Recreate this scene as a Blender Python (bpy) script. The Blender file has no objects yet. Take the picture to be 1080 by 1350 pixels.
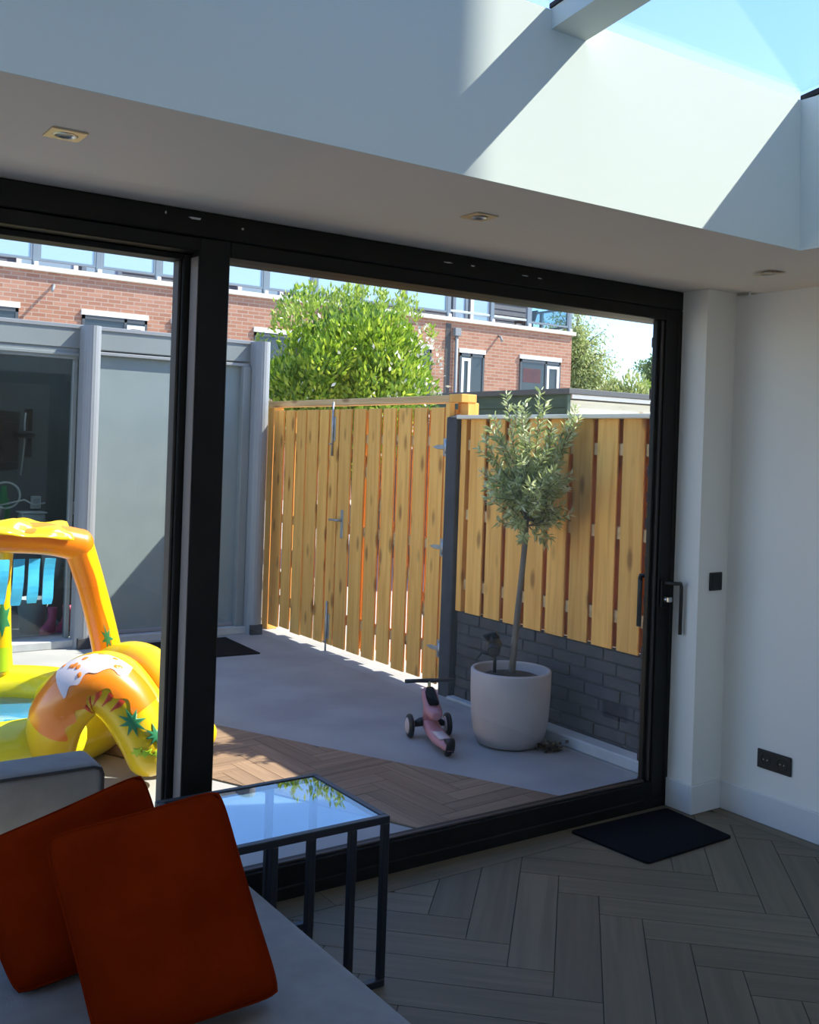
import bpy, bmesh, math, random
import numpy as np
from mathutils import Vector, Matrix, Euler

random.seed(7)
rng = np.random.default_rng(11)
R = math.radians
scene = bpy.context.scene
COL = scene.collection

# ------------------------------------------------------------------ camera
cam_d = bpy.data.cameras.new('camera')
cam = bpy.data.objects.new('camera', cam_d)
COL.objects.link(cam)
cam_d.sensor_fit = 'VERTICAL'
cam_d.sensor_height = 36.0
cam_d.lens = 36.0
cam_d.shift_y = -87.0 / 1350.0
cam_d.clip_start = 0.05
cam_d.clip_end = 400
YAW, ROLL = R(34.6), R(1.95)
fw = Vector((math.sin(YAW), math.cos(YAW), 0))
r0 = Vector((math.cos(YAW), -math.sin(YAW), 0))
u0 = Vector((0, 0, 1))
rx = r0 * math.cos(ROLL) + u0 * math.sin(ROLL)
uy = -r0 * math.sin(ROLL) * -1 + u0 * math.cos(ROLL)
uy = (u0 * math.cos(ROLL) - r0 * math.sin(ROLL))
M = Matrix((rx, uy, -fw)).transposed().to_4x4()
M.translation = Vector((0, 0, 1.6))
cam.matrix_world = M
scene.camera = cam

# ------------------------------------------------------------------ sky, sun, exposure
SUN_DIR = Vector((1.0, -0.42, 1.14)).normalized()      # towards the sun
world = bpy.data.worlds.new('world')
scene.world = world
world.use_nodes = True
nt = world.node_tree
nt.nodes.clear()
wo = nt.nodes.new('ShaderNodeOutputWorld')
bg = nt.nodes.new('ShaderNodeBackground')
sky = nt.nodes.new('ShaderNodeTexSky')
sky.sky_type = 'NISHITA'
sky.sun_disc = False
sky.sun_elevation = math.asin(SUN_DIR.z)
sky.sun_rotation = math.atan2(SUN_DIR.x, SUN_DIR.y)
sky.air_density = 1.0
sky.dust_density = 0.0
sky.ozone_density = 1.2
bg.inputs['Strength'].default_value = 0.150
tint = nt.nodes.new('ShaderNodeMixRGB')
tint.blend_type = 'MULTIPLY'
tint.inputs[0].default_value = 1.0
tint.inputs[2].default_value = (0.66, 0.795, 1.0, 1)
nt.links.new(sky.outputs[0], tint.inputs[1])
nt.links.new(tint.outputs[0], bg.inputs[0])
nt.links.new(bg.outputs[0], wo.inputs[0])
sun_d = bpy.data.lights.new('sun', 'SUN')
sun_d.energy = 4.0
sun_d.angle = R(0.53)
sun_d.color = (1.0, 0.965, 0.84)
sun = bpy.data.objects.new('sun', sun_d)
COL.objects.link(sun)
sun.rotation_euler = SUN_DIR.to_track_quat('Z', 'Y').to_euler()
sun.location = (8, -6, 12)
vs = scene.view_settings
vs.view_transform = 'Standard'
vs.look = 'None'
vs.exposure = 1.46
vs.gamma = 1.0
vs.use_curve_mapping = False

# ------------------------------------------------------------------ materials
def new_mat(name):
    m = bpy.data.materials.new(name)
    m.use_nodes = True
    n = m.node_tree
    n.nodes.clear()
    o = n.nodes.new('ShaderNodeOutputMaterial')
    return m, n, o

def mat(name, c1, c2=None, rough=0.6, scale=6.0, stretch=(1, 1, 1), metal=0.0, spec=0.5,
        bump=0.0, bscale=40.0, detail=4.0, ramp=(0.35, 0.65), coat=0.0, sheen=0.0, trans=0.0):
    m, n, o = new_mat(name)
    p = n.nodes.new('ShaderNodeBsdfPrincipled')
    p.inputs['Roughness'].default_value = rough
    p.inputs['Metallic'].default_value = metal
    p.inputs['Specular IOR Level'].default_value = spec
    p.inputs['Coat Weight'].default_value = coat
    p.inputs['Sheen Weight'].default_value = sheen
    p.inputs['Transmission Weight'].default_value = trans
    n.links.new(p.outputs[0], o.inputs[0])
    c1 = tuple(c1) + (1,)
    if c2 is None:
        p.inputs['Base Color'].default_value = c1
    if c2 is not None or bump:
        tc = n.nodes.new('ShaderNodeTexCoord')
        mp = n.nodes.new('ShaderNodeMapping')
        mp.inputs['Scale'].default_value = stretch
        n.links.new(tc.outputs['Object'], mp.inputs[0])
    if c2 is not None:
        c2 = tuple(c2) + (1,)
        nz = n.nodes.new('ShaderNodeTexNoise')
        nz.inputs['Scale'].default_value = scale
        nz.inputs['Detail'].default_value = detail
        rp = n.nodes.new('ShaderNodeValToRGB')
        rp.color_ramp.elements[0].position = ramp[0]
        rp.color_ramp.elements[1].position = ramp[1]
        rp.color_ramp.elements[0].color = c1
        rp.color_ramp.elements[1].color = c2
        n.links.new(mp.outputs[0], nz.inputs[0])
        n.links.new(nz.outputs[0], rp.inputs[0])
        n.links.new(rp.outputs[0], p.inputs['Base Color'])
    if bump:
        nb = n.nodes.new('ShaderNodeTexNoise')
        nb.inputs['Scale'].default_value = bscale
        nb.inputs['Detail'].default_value = 3
        b = n.nodes.new('ShaderNodeBump')
        b.inputs['Strength'].default_value = bump
        b.inputs['Distance'].default_value = 0.01
        n.links.new(mp.outputs[0], nb.inputs[0])
        n.links.new(nb.outputs[0], b.inputs['Height'])
        n.links.new(b.outputs[0], p.inputs['Normal'])
    return m

def wood(name, base, dark, axis='Z', rough=0.7, knots=True, vary=0.25):
    """plank wood: grain along one axis, per-object tone, a few knots"""
    m, n, o = new_mat(name)
    p = n.nodes.new('ShaderNodeBsdfPrincipled')
    p.inputs['Roughness'].default_value = rough
    p.inputs['Specular IOR Level'].default_value = 0.3
    n.links.new(p.outputs[0], o.inputs[0])
    tc = n.nodes.new('ShaderNodeTexCoord')
    oi = n.nodes.new('ShaderNodeObjectInfo')
    add = n.nodes.new('ShaderNodeVectorMath'); add.operation = 'ADD'
    sc = n.nodes.new('ShaderNodeVectorMath'); sc.operation = 'SCALE'
    cmb = n.nodes.new('ShaderNodeCombineXYZ')
    for i in range(3):
        n.links.new(oi.outputs['Random'], cmb.inputs[i])
    n.links.new(cmb.outputs[0], sc.inputs[0])
    sc.inputs['Scale'].default_value = 37.0
    n.links.new(tc.outputs['Object'], add.inputs[0])
    n.links.new(sc.outputs[0], add.inputs[1])
    mp = n.nodes.new('ShaderNodeMapping')
    s = {'X': (1.6, 26, 26), 'Y': (26, 1.6, 26), 'Z': (26, 26, 1.6)}[axis]
    mp.inputs['Scale'].default_value = s
    n.links.new(add.outputs[0], mp.inputs[0])
    nz = n.nodes.new('ShaderNodeTexNoise')
    nz.inputs['Scale'].default_value = 1.0
    nz.inputs['Detail'].default_value = 5
    nz.inputs['Distortion'].default_value = 0.6
    n.links.new(mp.outputs[0], nz.inputs[0])
    rp = n.nodes.new('ShaderNodeValToRGB')
    rp.color_ramp.elements[0].position = 0.28
    rp.color_ramp.elements[1].position = 0.62
    rp.color_ramp.elements[0].color = tuple(dark) + (1,)
    rp.color_ramp.elements[1].color = tuple(base) + (1,)
    n.links.new(nz.outputs[0], rp.inputs[0])
    col = rp.outputs[0]
    if knots:
        mk = n.nodes.new('ShaderNodeMapping')
        k = {'X': (3.2, 9, 9), 'Y': (9, 3.2, 9), 'Z': (9, 9, 3.2)}[axis]
        mk.inputs['Scale'].default_value = k
        n.links.new(add.outputs[0], mk.inputs[0])
        vo = n.nodes.new('ShaderNodeTexVoronoi')
        vo.inputs['Scale'].default_value = 1.0
        n.links.new(mk.outputs[0], vo.inputs[0])
        kr = n.nodes.new('ShaderNodeValToRGB')
        kr.color_ramp.elements[0].position = 0.10
        kr.color_ramp.elements[1].position = 0.25
        kr.color_ramp.elements[0].color = (0.36, 0.27, 0.22, 1)
        kr.color_ramp.elements[1].color = (1, 1, 1, 1)
        n.links.new(vo.outputs['Distance'], kr.inputs[0])
        mx = n.nodes.new('ShaderNodeMixRGB'); mx.blend_type = 'MULTIPLY'
        mx.inputs[0].default_value = 0.8
        n.links.new(col, mx.inputs[1]); n.links.new(kr.outputs[0], mx.inputs[2])
        col = mx.outputs[0]
    hs = n.nodes.new('ShaderNodeHueSaturation')
    mr = n.nodes.new('ShaderNodeMapRange')
    mr.inputs['To Min'].default_value = 1 - vary
    mr.inputs['To Max'].default_value = 1 + vary
    n.links.new(oi.outputs['Random'], mr.inputs[0])
    n.links.new(mr.outputs[0], hs.inputs['Value'])
    n.links.new(col, hs.inputs['Color'])
    n.links.new(hs.outputs[0], p.inputs['Base Color'])
    return m

def glass(name, tint=(1, 1, 1), refl=1.0, milk=None, milk_amt=0.0, rough=0.0):
    """thin pane: clear transmission plus fresnel reflection, optional milky body"""
    m, n, o = new_mat(name)
    tr = n.nodes.new('ShaderNodeBsdfTransparent')
    tr.inputs[0].default_value = tuple(tint) + (1,)
    gl = n.nodes.new('ShaderNodeBsdfGlossy')
    gl.inputs['Roughness'].default_value = rough
    lw = n.nodes.new('ShaderNodeLayerWeight')            # same from both sides of the pane
    lw.inputs['Blend'].default_value = 0.5
    pw = n.nodes.new('ShaderNodeMath'); pw.operation = 'POWER'
    pw.inputs[1].default_value = 5.0
    n.links.new(lw.outputs['Facing'], pw.inputs[0])
    mu = n.nodes.new('ShaderNodeMath'); mu.operation = 'MULTIPLY_ADD'
    mu.inputs[1].default_value = 0.96 * refl
    mu.inputs[2].default_value = 0.04 * refl
    mu.use_clamp = True
    n.links.new(pw.outputs[0], mu.inputs[0])
    base = tr
    if milk is not None:
        df = n.nodes.new('ShaderNodeBsdfDiffuse')
        df.inputs[0].default_value = tuple(milk) + (1,)
        tl = n.nodes.new('ShaderNodeBsdfTranslucent')
        tl.inputs[0].default_value = tuple(milk) + (1,)
        md = n.nodes.new('ShaderNodeMixShader'); md.inputs[0].default_value = 0.45
        n.links.new(df.outputs[0], md.inputs[1]); n.links.new(tl.outputs[0], md.inputs[2])
        mm = n.nodes.new('ShaderNodeMixShader'); mm.inputs[0].default_value = milk_amt
        n.links.new(tr.outputs[0], mm.inputs[1]); n.links.new(md.outputs[0], mm.inputs[2])
        base = mm
    mx = n.nodes.new('ShaderNodeMixShader')
    n.links.new(mu.outputs[0], mx.inputs[0])
    n.links.new(base.outputs[0], mx.inputs[1])
    n.links.new(gl.outputs[0], mx.inputs[2])
    n.links.new(mx.outputs[0], o.inputs[0])
    return m

def leafmat(name, c1, c2, c3, scale=3.0, gloss=0.35):
    m, n, o = new_mat(name)
    geo = n.nodes.new('ShaderNodeNewGeometry')
    rp = n.nodes.new('ShaderNodeValToRGB')
    e = rp.color_ramp.elements
    e[0].color = tuple(c1) + (1,); e[1].color = tuple(c3) + (1,)
    mid = e.new(0.5); mid.color = tuple(c2) + (1,)
    n.links.new(geo.outputs['Random Per Island'], rp.inputs[0])
    p = n.nodes.new('ShaderNodeBsdfPrincipled')
    p.inputs['Roughness'].default_value = gloss
    p.inputs['Specular IOR Level'].default_value = 0.5
    tl = n.nodes.new('ShaderNodeBsdfTranslucent')
    n.links.new(rp.outputs[0], p.inputs['Base Color'])
    n.links.new(rp.outputs[0], tl.inputs[0])
    mx = n.nodes.new('ShaderNodeMixShader'); mx.inputs[0].default_value = 0.42
    n.links.new(p.outputs[0], mx.inputs[1]); n.links.new(tl.outputs[0], mx.inputs[2])
    n.links.new(mx.outputs[0], o.inputs[0])
    return m

def brickmat(name, c1, c2, mortar, bw, bh, rough=0.85):
    m, n, o = new_mat(name)
    p = n.nodes.new('ShaderNodeBsdfPrincipled')
    p.inputs['Roughness'].default_value = rough
    p.inputs['Specular IOR Level'].default_value = 0.2
    tc = n.nodes.new('ShaderNodeTexCoord')
    sp = n.nodes.new('ShaderNodeSeparateXYZ')
    cb = n.nodes.new('ShaderNodeCombineXYZ')
    ad = n.nodes.new('ShaderNodeMath'); ad.operation = 'ADD'
    n.links.new(tc.outputs['Object'], sp.inputs[0])
    n.links.new(sp.outputs[0], ad.inputs[0]); n.links.new(sp.outputs[1], ad.inputs[1])
    n.links.new(ad.outputs[0], cb.inputs[0]); n.links.new(sp.outputs[2], cb.inputs[1])
    bt = n.nodes.new('ShaderNodeTexBrick')
    bt.inputs['Color1'].default_value = tuple(c1) + (1,)
    bt.inputs['Color2'].default_value = tuple(c2) + (1,)
    bt.inputs['Mortar'].default_value = tuple(mortar) + (1,)
    bt.inputs['Scale'].default_value = 1.0
    bt.inputs['Brick Width'].default_value = bw
    bt.inputs['Row Height'].default_value = bh
    bt.inputs['Mortar Size'].default_value = bh * 0.12
    bt.inputs['Mortar Smooth'].default_value = 0.3
    n.links.new(cb.outputs[0], bt.inputs[0])
    n.links.new(bt.outputs[0], p.inputs['Base Color'])
    n.links.new(p.outputs[0], o.inputs[0])
    return m

MT = {}
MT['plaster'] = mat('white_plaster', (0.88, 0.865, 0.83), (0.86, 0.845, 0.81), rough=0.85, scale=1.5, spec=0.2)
MT['ceil'] = mat('ceiling_bounce_tint', (0.93, 0.835, 0.74), (0.915, 0.82, 0.725), rough=0.9, scale=1.2, spec=0.15)  # white ceiling with warm bounce light mixed into its colour
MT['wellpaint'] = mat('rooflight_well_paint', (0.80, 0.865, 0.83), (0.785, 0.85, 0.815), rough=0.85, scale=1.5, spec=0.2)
MT['skirting'] = mat('skirting_paint', (0.78, 0.78, 0.78), rough=0.55, spec=0.35)
MT['frame'] = mat('black_aluminium', (0.006, 0.0055, 0.0055), (0.010, 0.009, 0.0085), rough=0.5, scale=9, spec=0.3)
MT['strip'] = mat('daylit_sash_edge', (0.20, 0.17, 0.16), rough=0.38, spec=0.5)  # daylight glancing off the black sash side, painted as grey
MT['bead'] = mat('dark_brown_gasket', (0.045, 0.038, 0.035), rough=0.5)
MT['chip'] = mat('white_paint_chip', (0.7, 0.7, 0.7), rough=0.9)
MT['glass'] = glass('window_glass', (0.985, 0.99, 0.985), 1.0)
MT['skyglass'] = glass('rooflight_glass', (0.97, 0.985, 0.985), 1.0)
MT['oak'] = wood('pale_oak_vinyl', (0.195, 0.158, 0.105), (0.145, 0.117, 0.077), 'X', rough=0.5, knots=False, vary=0.12)
MT['oakjoint'] = mat('floor_joint', (0.10, 0.095, 0.075), rough=0.8)
MT['blackplastic'] = mat('black_plastic', (0.012, 0.012, 0.014), rough=0.45)
MT['matblack'] = mat('black_mat_pile', (0.008, 0.008, 0.010), (0.016, 0.016, 0.018), rough=0.95, scale=180, spec=0.1, bump=0.6, bscale=300)
MT['steel'] = mat('brushed_steel', (0.62, 0.6, 0.57), rough=0.3, metal=1.0)
MT['zinc'] = mat('galvanised_zinc', (0.55, 0.56, 0.58), (0.42, 0.43, 0.45), rough=0.45, metal=0.9, scale=20)
MT['brass'] = mat('spot_ring_champagne', (0.72, 0.62, 0.45), rough=0.32, metal=0.85)
MT['bulb'] = mat('lamp_lens', (0.55, 0.5, 0.42), rough=0.2)
MT['velvet'] = mat('rust_velvet', (0.23, 0.020, 0.0025), (0.18, 0.015, 0.002), rough=1.0, scale=7, spec=0.0, sheen=0.0, bump=0.15, bscale=120)
MT['sofa'] = mat('grey_sofa_fabric', (0.31, 0.303, 0.295), (0.26, 0.255, 0.25), rough=0.9, scale=14, spec=0.15, sheen=0.1, bump=0.08, bscale=260)
MT['piping'] = mat('sofa_piping', (0.05, 0.05, 0.055), rough=0.9)
MT['ironblue'] = mat('table_iron', (0.018, 0.020, 0.028), rough=0.4, spec=0.5)
MT['tableglass'] = glass('table_glass', (0.62, 0.84, 0.98), 2.2)  # blue of the reflected sky put into the glass tint
MT['concrete'] = mat('patio_concrete', (0.40, 0.395, 0.38), (0.325, 0.32, 0.31), rough=0.8, scale=2.2, detail=7, spec=0.25)
MT['kerb'] = mat('kerb_concrete', (0.50, 0.52, 0.53), (0.42, 0.44, 0.45), rough=0.85, scale=8, spec=0.2)
MT['paving'] = mat('alley_paving', (0.50, 0.45, 0.39), (0.42, 0.375, 0.32), rough=0.9, scale=3, spec=0.2)
MT['fence'] = wood('treated_pine', (0.96, 0.51, 0.125), (0.76, 0.35, 0.07), 'Z', rough=0.75, vary=0.12)
MT['fencebeam'] = wood('treated_pine_rail', (0.74, 0.50, 0.25), (0.52, 0.33, 0.14), 'Y', rough=0.75, vary=0.08)
MT['capwood'] = wood('pale_pine_cap', (0.90, 0.84, 0.70), (0.82, 0.74, 0.58), 'Y', rough=0.7, knots=False, vary=0.05)
MT['postgrey'] = mat('anthracite_concrete', (0.075, 0.076, 0.085), (0.055, 0.056, 0.062), rough=0.85, scale=12, spec=0.2, bump=0.3, bscale=60)
MT['basebrick'] = mat('anthracite_cast_stone', (0.095, 0.088, 0.088), (0.070, 0.066, 0.068), rough=0.85, scale=9, spec=0.2, bump=0.5, bscale=45)
MT['verpost'] = mat('veranda_aluminium', (0.27, 0.285, 0.31), rough=0.42, spec=0.4)
MT['verdark'] = mat('veranda_dark_aluminium', (0.235, 0.265, 0.275), (0.215, 0.245, 0.255), rough=0.5, spec=0.4, scale=3)
MT['screen'] = mat('grey_green_screen_fabric', (0.255, 0.305, 0.315), (0.235, 0.285, 0.295), rough=0.9, scale=5, spec=0.15)
MT['verglass'] = glass('veranda_glass', (0.72, 0.80, 0.82), 0.8)
MT['verwall'] = mat('veranda_back_wall', (0.16, 0.19, 0.20), (0.13, 0.155, 0.165), rough=0.9, scale=2)
MT['poly'] = glass('polycarbonate_roof', (0.5, 0.53, 0.54), 0.6, milk=(0.75, 0.78, 0.8), milk_amt=0.75)
MT['runner'] = wood('brown_oak_vinyl', (0.30, 0.20, 0.13), (0.20, 0.13, 0.085), 'X', rough=0.6, knots=False, vary=0.15)
MT['brickhouse'] = brickmat('orange_brick_wall', (0.40, 0.20, 0.13), (0.31, 0.14, 0.088), (0.40, 0.30, 0.24), 0.34, 0.105)
MT['purplebrick'] = mat('brown_purple_brick', (0.12, 0.065, 0.06), (0.075, 0.045, 0.045), rough=0.85, scale=14, spec=0.2)
MT['mortar'] = mat('dark_mortar', (0.11, 0.10, 0.095), rough=0.95)
MT['whitepaint'] = mat('white_gloss_paint', (0.82, 0.82, 0.80), rough=0.5)
MT['cream'] = mat('cream_concrete_coping', (0.66, 0.63, 0.56), (0.58, 0.55, 0.49), rough=0.85, scale=4)
MT['darkframe'] = mat('anthracite_window_frame', (0.06, 0.07, 0.08), rough=0.5)
MT['railgrey'] = mat('blue_grey_balcony_metal', (0.16, 0.20, 0.235), rough=0.45)
MT['pane'] = mat('far_window_pane', (0.035, 0.045, 0.055), rough=0.08, spec=0.5)
MT['balglass'] = mat('balcony_glass', (0.32, 0.44, 0.52), rough=0.08, spec=1.0, coat=0.8)
MT['siding'] = mat('dark_grey_siding', (0.115, 0.12, 0.13), (0.10, 0.105, 0.115), rough=0.8, scale=3)
MT['lead'] = mat('grey_lead', (0.22, 0.23, 0.24), rough=0.6)
MT['roofblack'] = mat('bitumen_edge', (0.10, 0.105, 0.11), rough=0.8)
MT['shedgreen'] = wood('green_stained_boards', (0.075, 0.115, 0.085), (0.045, 0.075, 0.055), 'Y', rough=0.7, knots=False, vary=0.12)
MT['shedpine'] = wood('new_pine_fascia', (0.86, 0.78, 0.56), (0.76, 0.66, 0.44), 'X', rough=0.7, vary=0.03)
MT['pot'] = mat('lilac_grey_pot', (0.50, 0.44, 0.42), (0.44, 0.39, 0.375), rough=0.7, scale=5, spec=0.3, bump=0.1, bscale=90)
MT['soil'] = mat('potting_soil', (0.055, 0.040, 0.028), (0.030, 0.022, 0.016), rough=1.0, scale=60, bump=1.0, bscale=70)
MT['bark'] = mat('grey_bark', (0.20, 0.165, 0.13), (0.12, 0.10, 0.08), rough=0.9, scale=30, stretch=(1, 1, 0.25), bump=0.6, bscale=50)
MT['oliveleaf'] = leafmat('olive_leaf', (0.27, 0.33, 0.11), (0.55, 0.62, 0.25), (0.80, 0.83, 0.55), gloss=0.35)
MT['laurel'] = leafmat('laurel_leaf', (0.07, 0.17, 0.012), (0.26, 0.42, 0.025), (0.58, 0.68, 0.08), gloss=0.3)
MT['birch'] = leafmat('birch_leaf', (0.26, 0.32, 0.09), (0.40, 0.46, 0.16), (0.55, 0.58, 0.26), gloss=0.5)
MT['darktree'] = leafmat('park_tree_leaf', (0.10, 0.17, 0.05), (0.18, 0.27, 0.08), (0.30, 0.37, 0.14), gloss=0.5)
MT['brightbush'] = leafmat('sunny_shrub_leaf', (0.22, 0.33, 0.03), (0.34, 0.46, 0.05), (0.46, 0.55, 0.10), gloss=0.5)
MT['yellowpvc'] = mat('yellow_pvc', (0.90, 0.60, 0.008), (0.86, 0.54, 0.006), rough=0.28, scale=3, coat=0.3)
MT['limepvc'] = mat('lime_yellow_pvc', (0.84, 0.74, 0.015), rough=0.28, coat=0.3)
MT['orangepvc'] = mat('orange_pvc', (0.92, 0.255, 0.006), (0.86, 0.21, 0.006), rough=0.28, scale=3, coat=0.3)
MT['bluepvc'] = mat('sky_blue_pvc', (0.05, 0.42, 0.72), (0.07, 0.50, 0.80), rough=0.35, scale=14)
MT['greenprint'] = mat('green_palm_print', (0.035, 0.24, 0.10), rough=0.4)
MT['limeprint'] = mat('lime_grass_print', (0.42, 0.62, 0.015), rough=0.4)
MT['poster'] = mat('dark_red_picture', (0.10, 0.02, 0.02), (0.06, 0.015, 0.02), rough=0.3, scale=3)
MT['redprint'] = mat('red_stripe_print', (0.62, 0.06, 0.015), rough=0.4)
MT['blossom'] = mat('cream_blossom', (0.85, 0.82, 0.72), rough=0.7)
MT['whiteprint'] = mat('white_lilac_print', (0.72, 0.62, 0.62), rough=0.4)
MT['greyprint'] = mat('grey_heart_print', (0.22, 0.22, 0.24), rough=0.4)
MT['water'] = mat('pool_water', (0.02, 0.30, 0.62), rough=0.06, spec=0.6, coat=0.5)
MT['pink'] = mat('dusty_pink_plastic', (0.52, 0.25, 0.285), rough=0.4, spec=0.4)
MT['palepink'] = mat('pale_wheel_disc', (0.62, 0.52, 0.52), rough=0.5)
MT['gold'] = mat('gold_stem', (0.75, 0.56, 0.22), rough=0.3, metal=0.8)
MT['bootpink'] = mat('pink_rubber', (0.85, 0.12, 0.25), rough=0.35)
MT['bucket'] = mat('white_bucket_plastic', (0.55, 0.56, 0.57), rough=0.5)
MT['sack'] = mat('brown_jute', (0.16, 0.11, 0.07), (0.11, 0.075, 0.05), rough=0.95, scale=30)
MT['greenplastic'] = mat('green_plastic', (0.02, 0.33, 0.10), rough=0.4)
MT['whiteplastic'] = mat('white_plastic', (0.75, 0.75, 0.75), rough=0.4)
MT['screenblack'] = mat('tv_black', (0.015, 0.016, 0.018), rough=0.25)
MT['counter'] = mat('grey_counter', (0.20, 0.20, 0.20), (0.16, 0.16, 0.16), rough=0.6, scale=8)
MT['succulent'] = leafmat('aloe_leaf', (0.08, 0.14, 0.05), (0.13, 0.19, 0.07), (0.20, 0.24, 0.10))
MT['houseupper'] = brickmat('own_house_brick', (0.74, 0.68, 0.60), (0.70, 0.64, 0.56), (0.66, 0.61, 0.54), 0.22, 0.0625)  # unseen wall, kept pale to bounce sky light down the rooflight

# ------------------------------------------------------------------ mesh helpers
class MB:
    def __init__(self):
        self.v, self.f, self.s = [], [], []
    def add(self, vs, fs, smooth=False):
        b = len(self.v)
        self.v += [tuple(p) for p in vs]
        self.f += [tuple(i + b for i in q) for q in fs]
        self.s += [smooth] * len(fs)
        return self
    def box(self, x0, x1, y0, y1, z0, z1):
        vs = [(x0, y0, z0), (x1, y0, z0), (x1, y1, z0), (x0, y1, z0),
              (x0, y0, z1), (x1, y0, z1), (x1, y1, z1), (x0, y1, z1)]
        return self.add(vs, [(0, 3, 2, 1), (4, 5, 6, 7), (0, 1, 5, 4), (1, 2, 6, 5), (2, 3, 7, 6), (3, 0, 4, 7)])
    def cbox(self, x0, x1, y0, y1, z0, z1, c=0.004):
        """box with chamfered edges"""
        c = min(c, (x1 - x0) * .45, (y1 - y0) * .45, (z1 - z0) * .45)
        bm = bmesh.new()
        bmesh.ops.create_cube(bm, size=1)
        for v in bm.verts:
            v.co = Vector(((x0 + x1) / 2 + v.co.x * (x1 - x0), (y0 + y1) / 2 + v.co.y * (y1 - y0), (z0 + z1) / 2 + v.co.z * (z1 - z0)))
        bmesh.ops.bevel(bm, geom=list(bm.edges), offset=c, segments=1, affect='EDGES')
        bm.normal_update()
        vs = [v.co[:] for v in bm.verts]
        fs = [[v.index for v in f.verts] for f in bm.faces]
        bm.free()
        return self.add(vs, fs)
    def rbox(self, x0, x1, y0, y1, z0, z1, r=0.03, seg=4):
        """soft rounded box"""
        bm = bmesh.new()
        bmesh.ops.create_cube(bm, size=1)
        for v in bm.verts:
            v.co = Vector(((x0 + x1) / 2 + v.co.x * (x1 - x0), (y0 + y1) / 2 + v.co.y * (y1 - y0), (z0 + z1) / 2 + v.co.z * (z1 - z0)))
        bmesh.ops.bevel(bm, geom=list(bm.edges), offset=r, segments=seg, profile=0.5, affect='EDGES')
        vs = [v.co[:] for v in bm.verts]
        fs = [[v.index for v in f.verts] for f in bm.faces]
        bm.free()
        return self.add(vs, fs, True)
    def prism(self, poly, z0, z1):
        """vertical prism over a counter-clockwise xy polygon"""
        n = len(poly)
        vs = [(p[0], p[1], z0) for p in poly] + [(p[0], p[1], z1) for p in poly]
        fs = [tuple(range(n - 1, -1, -1)), tuple(range(n, 2 * n))]
        fs += [(i, (i + 1) % n, n + (i + 1) % n, n + i) for i in range(n)]
        return self.add(vs, fs)
    def loft(self, rings, closed=True, caps=True, smooth=True):
        n = len(rings[0])
        vs = [p for r in rings for p in r]
        fs = []
        for i in range(len(rings) - 1):
            for j in range(n if closed else n - 1):
                k = (j + 1) % n
                fs.append((i * n + j, i * n + k, (i + 1) * n + k, (i + 1) * n + j))
        b = len(self.v)
        self.add(vs, fs, smooth)
        if caps and closed:
            m = (len(rings) - 1) * n
            self.f.append(tuple(b + j for j in range(n - 1, -1, -1))); self.s.append(False)
            self.f.append(tuple(b + m + j for j in range(n))); self.s.append(False)
        return self
    def tube(self, pts, r, seg=10, caps=True, flat=1.0, up=None):
        pts = [Vector(p) for p in pts]
        rs = r if isinstance(r, (list, tuple)) else [r] * len(pts)
        rings = []
        prev = Vector(up) if up else None
        for i, p in enumerate(pts):
            a = pts[max(i - 1, 0)]; c = pts[min(i + 1, len(pts) - 1)]
            t = (c - a).normalized()
            if prev is None:
                prev = Vector((0, 0, 1)) if abs(t.z) < .9 else Vector((1, 0, 0))
            nrm = (prev - t * prev.dot(t))
            if nrm.length < 1e-5:
                nrm = t.orthogonal()
            nrm.normalize()
            bn = t.cross(nrm)
            prev = nrm
            rings.append([p + (nrm * math.cos(q) * flat + bn * math.sin(q)) * rs[i] for q in [2 * math.pi * k / seg for k in range(seg)]])
        return self.loft(rings, True, caps)
    def lathe(self, prof, cx, cy, seg=32, caps=True):
        rings = [[(cx + r * math.cos(2 * math.pi * k / seg), cy + r * math.sin(2 * math.pi * k / seg), z) for k in range(seg)] for r, z in prof]
        return self.loft(rings, True, caps)
    def sphere(self, c, r, seg=16, rg=10, sc=(1, 1, 1)):
        c = Vector(c)
        rings = []
        for i in range(rg + 1):
            a = math.pi * i / rg
            rr = max(math.sin(a), 0.001)
            rings.append([(c.x + r * sc[0] * rr * math.cos(2 * math.pi * k / seg), c.y + r * sc[1] * rr * math.sin(2 * math.pi * k / seg), c.z - r * sc[2] * math.cos(a)) for k in range(seg)])
        return self.loft(rings, True, False)
    def mesh(self, name, m, off=(0, 0, 0)):
        me = bpy.data.meshes.new(name)
        o = Vector(off)
        me.from_pydata([(a - o.x, b - o.y, c - o.z) for a, b, c in self.v], [], self.f)
        me.polygons.foreach_set('use_smooth', self.s)
        me.materials.append(MT[m])
        me.update()
        return me
    def build(self, name, m, parent=None, loc=None):
        """link as one object; vertices are world coordinates"""
        if parent is not None:
            base = wloc(parent)
        else:
            base = Vector(loc) if loc else Vector((0, 0, 0))
        o = bpy.data.objects.new(name, self.mesh(name, m, base))
        COL.objects.link(o)
        if parent is not None:
            o.parent = parent
        else:
            o.location = base
        return o

def wloc(o):
    v = Vector((0, 0, 0))
    while o is not None:
        v += o.location
        o = o.parent
    return v

def inst(name, me, parent, loc, rz=0.0, rot=None):
    """one more object on shared mesh data; loc is in world coordinates"""
    o = bpy.data.objects.new(name, me)
    COL.objects.link(o)
    if parent is not None:
        o.parent = parent
        o.location = Vector(loc) - wloc(parent)
    else:
        o.location = loc
    o.rotation_euler = rot if rot else (0, 0, rz)
    return o

def tag(o, label=None, cat=None, group=None, kind=None):
    if label: o['label'] = label
    if cat: o['category'] = cat
    if group: o['group'] = group
    if kind: o['kind'] = kind
    return o

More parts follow.
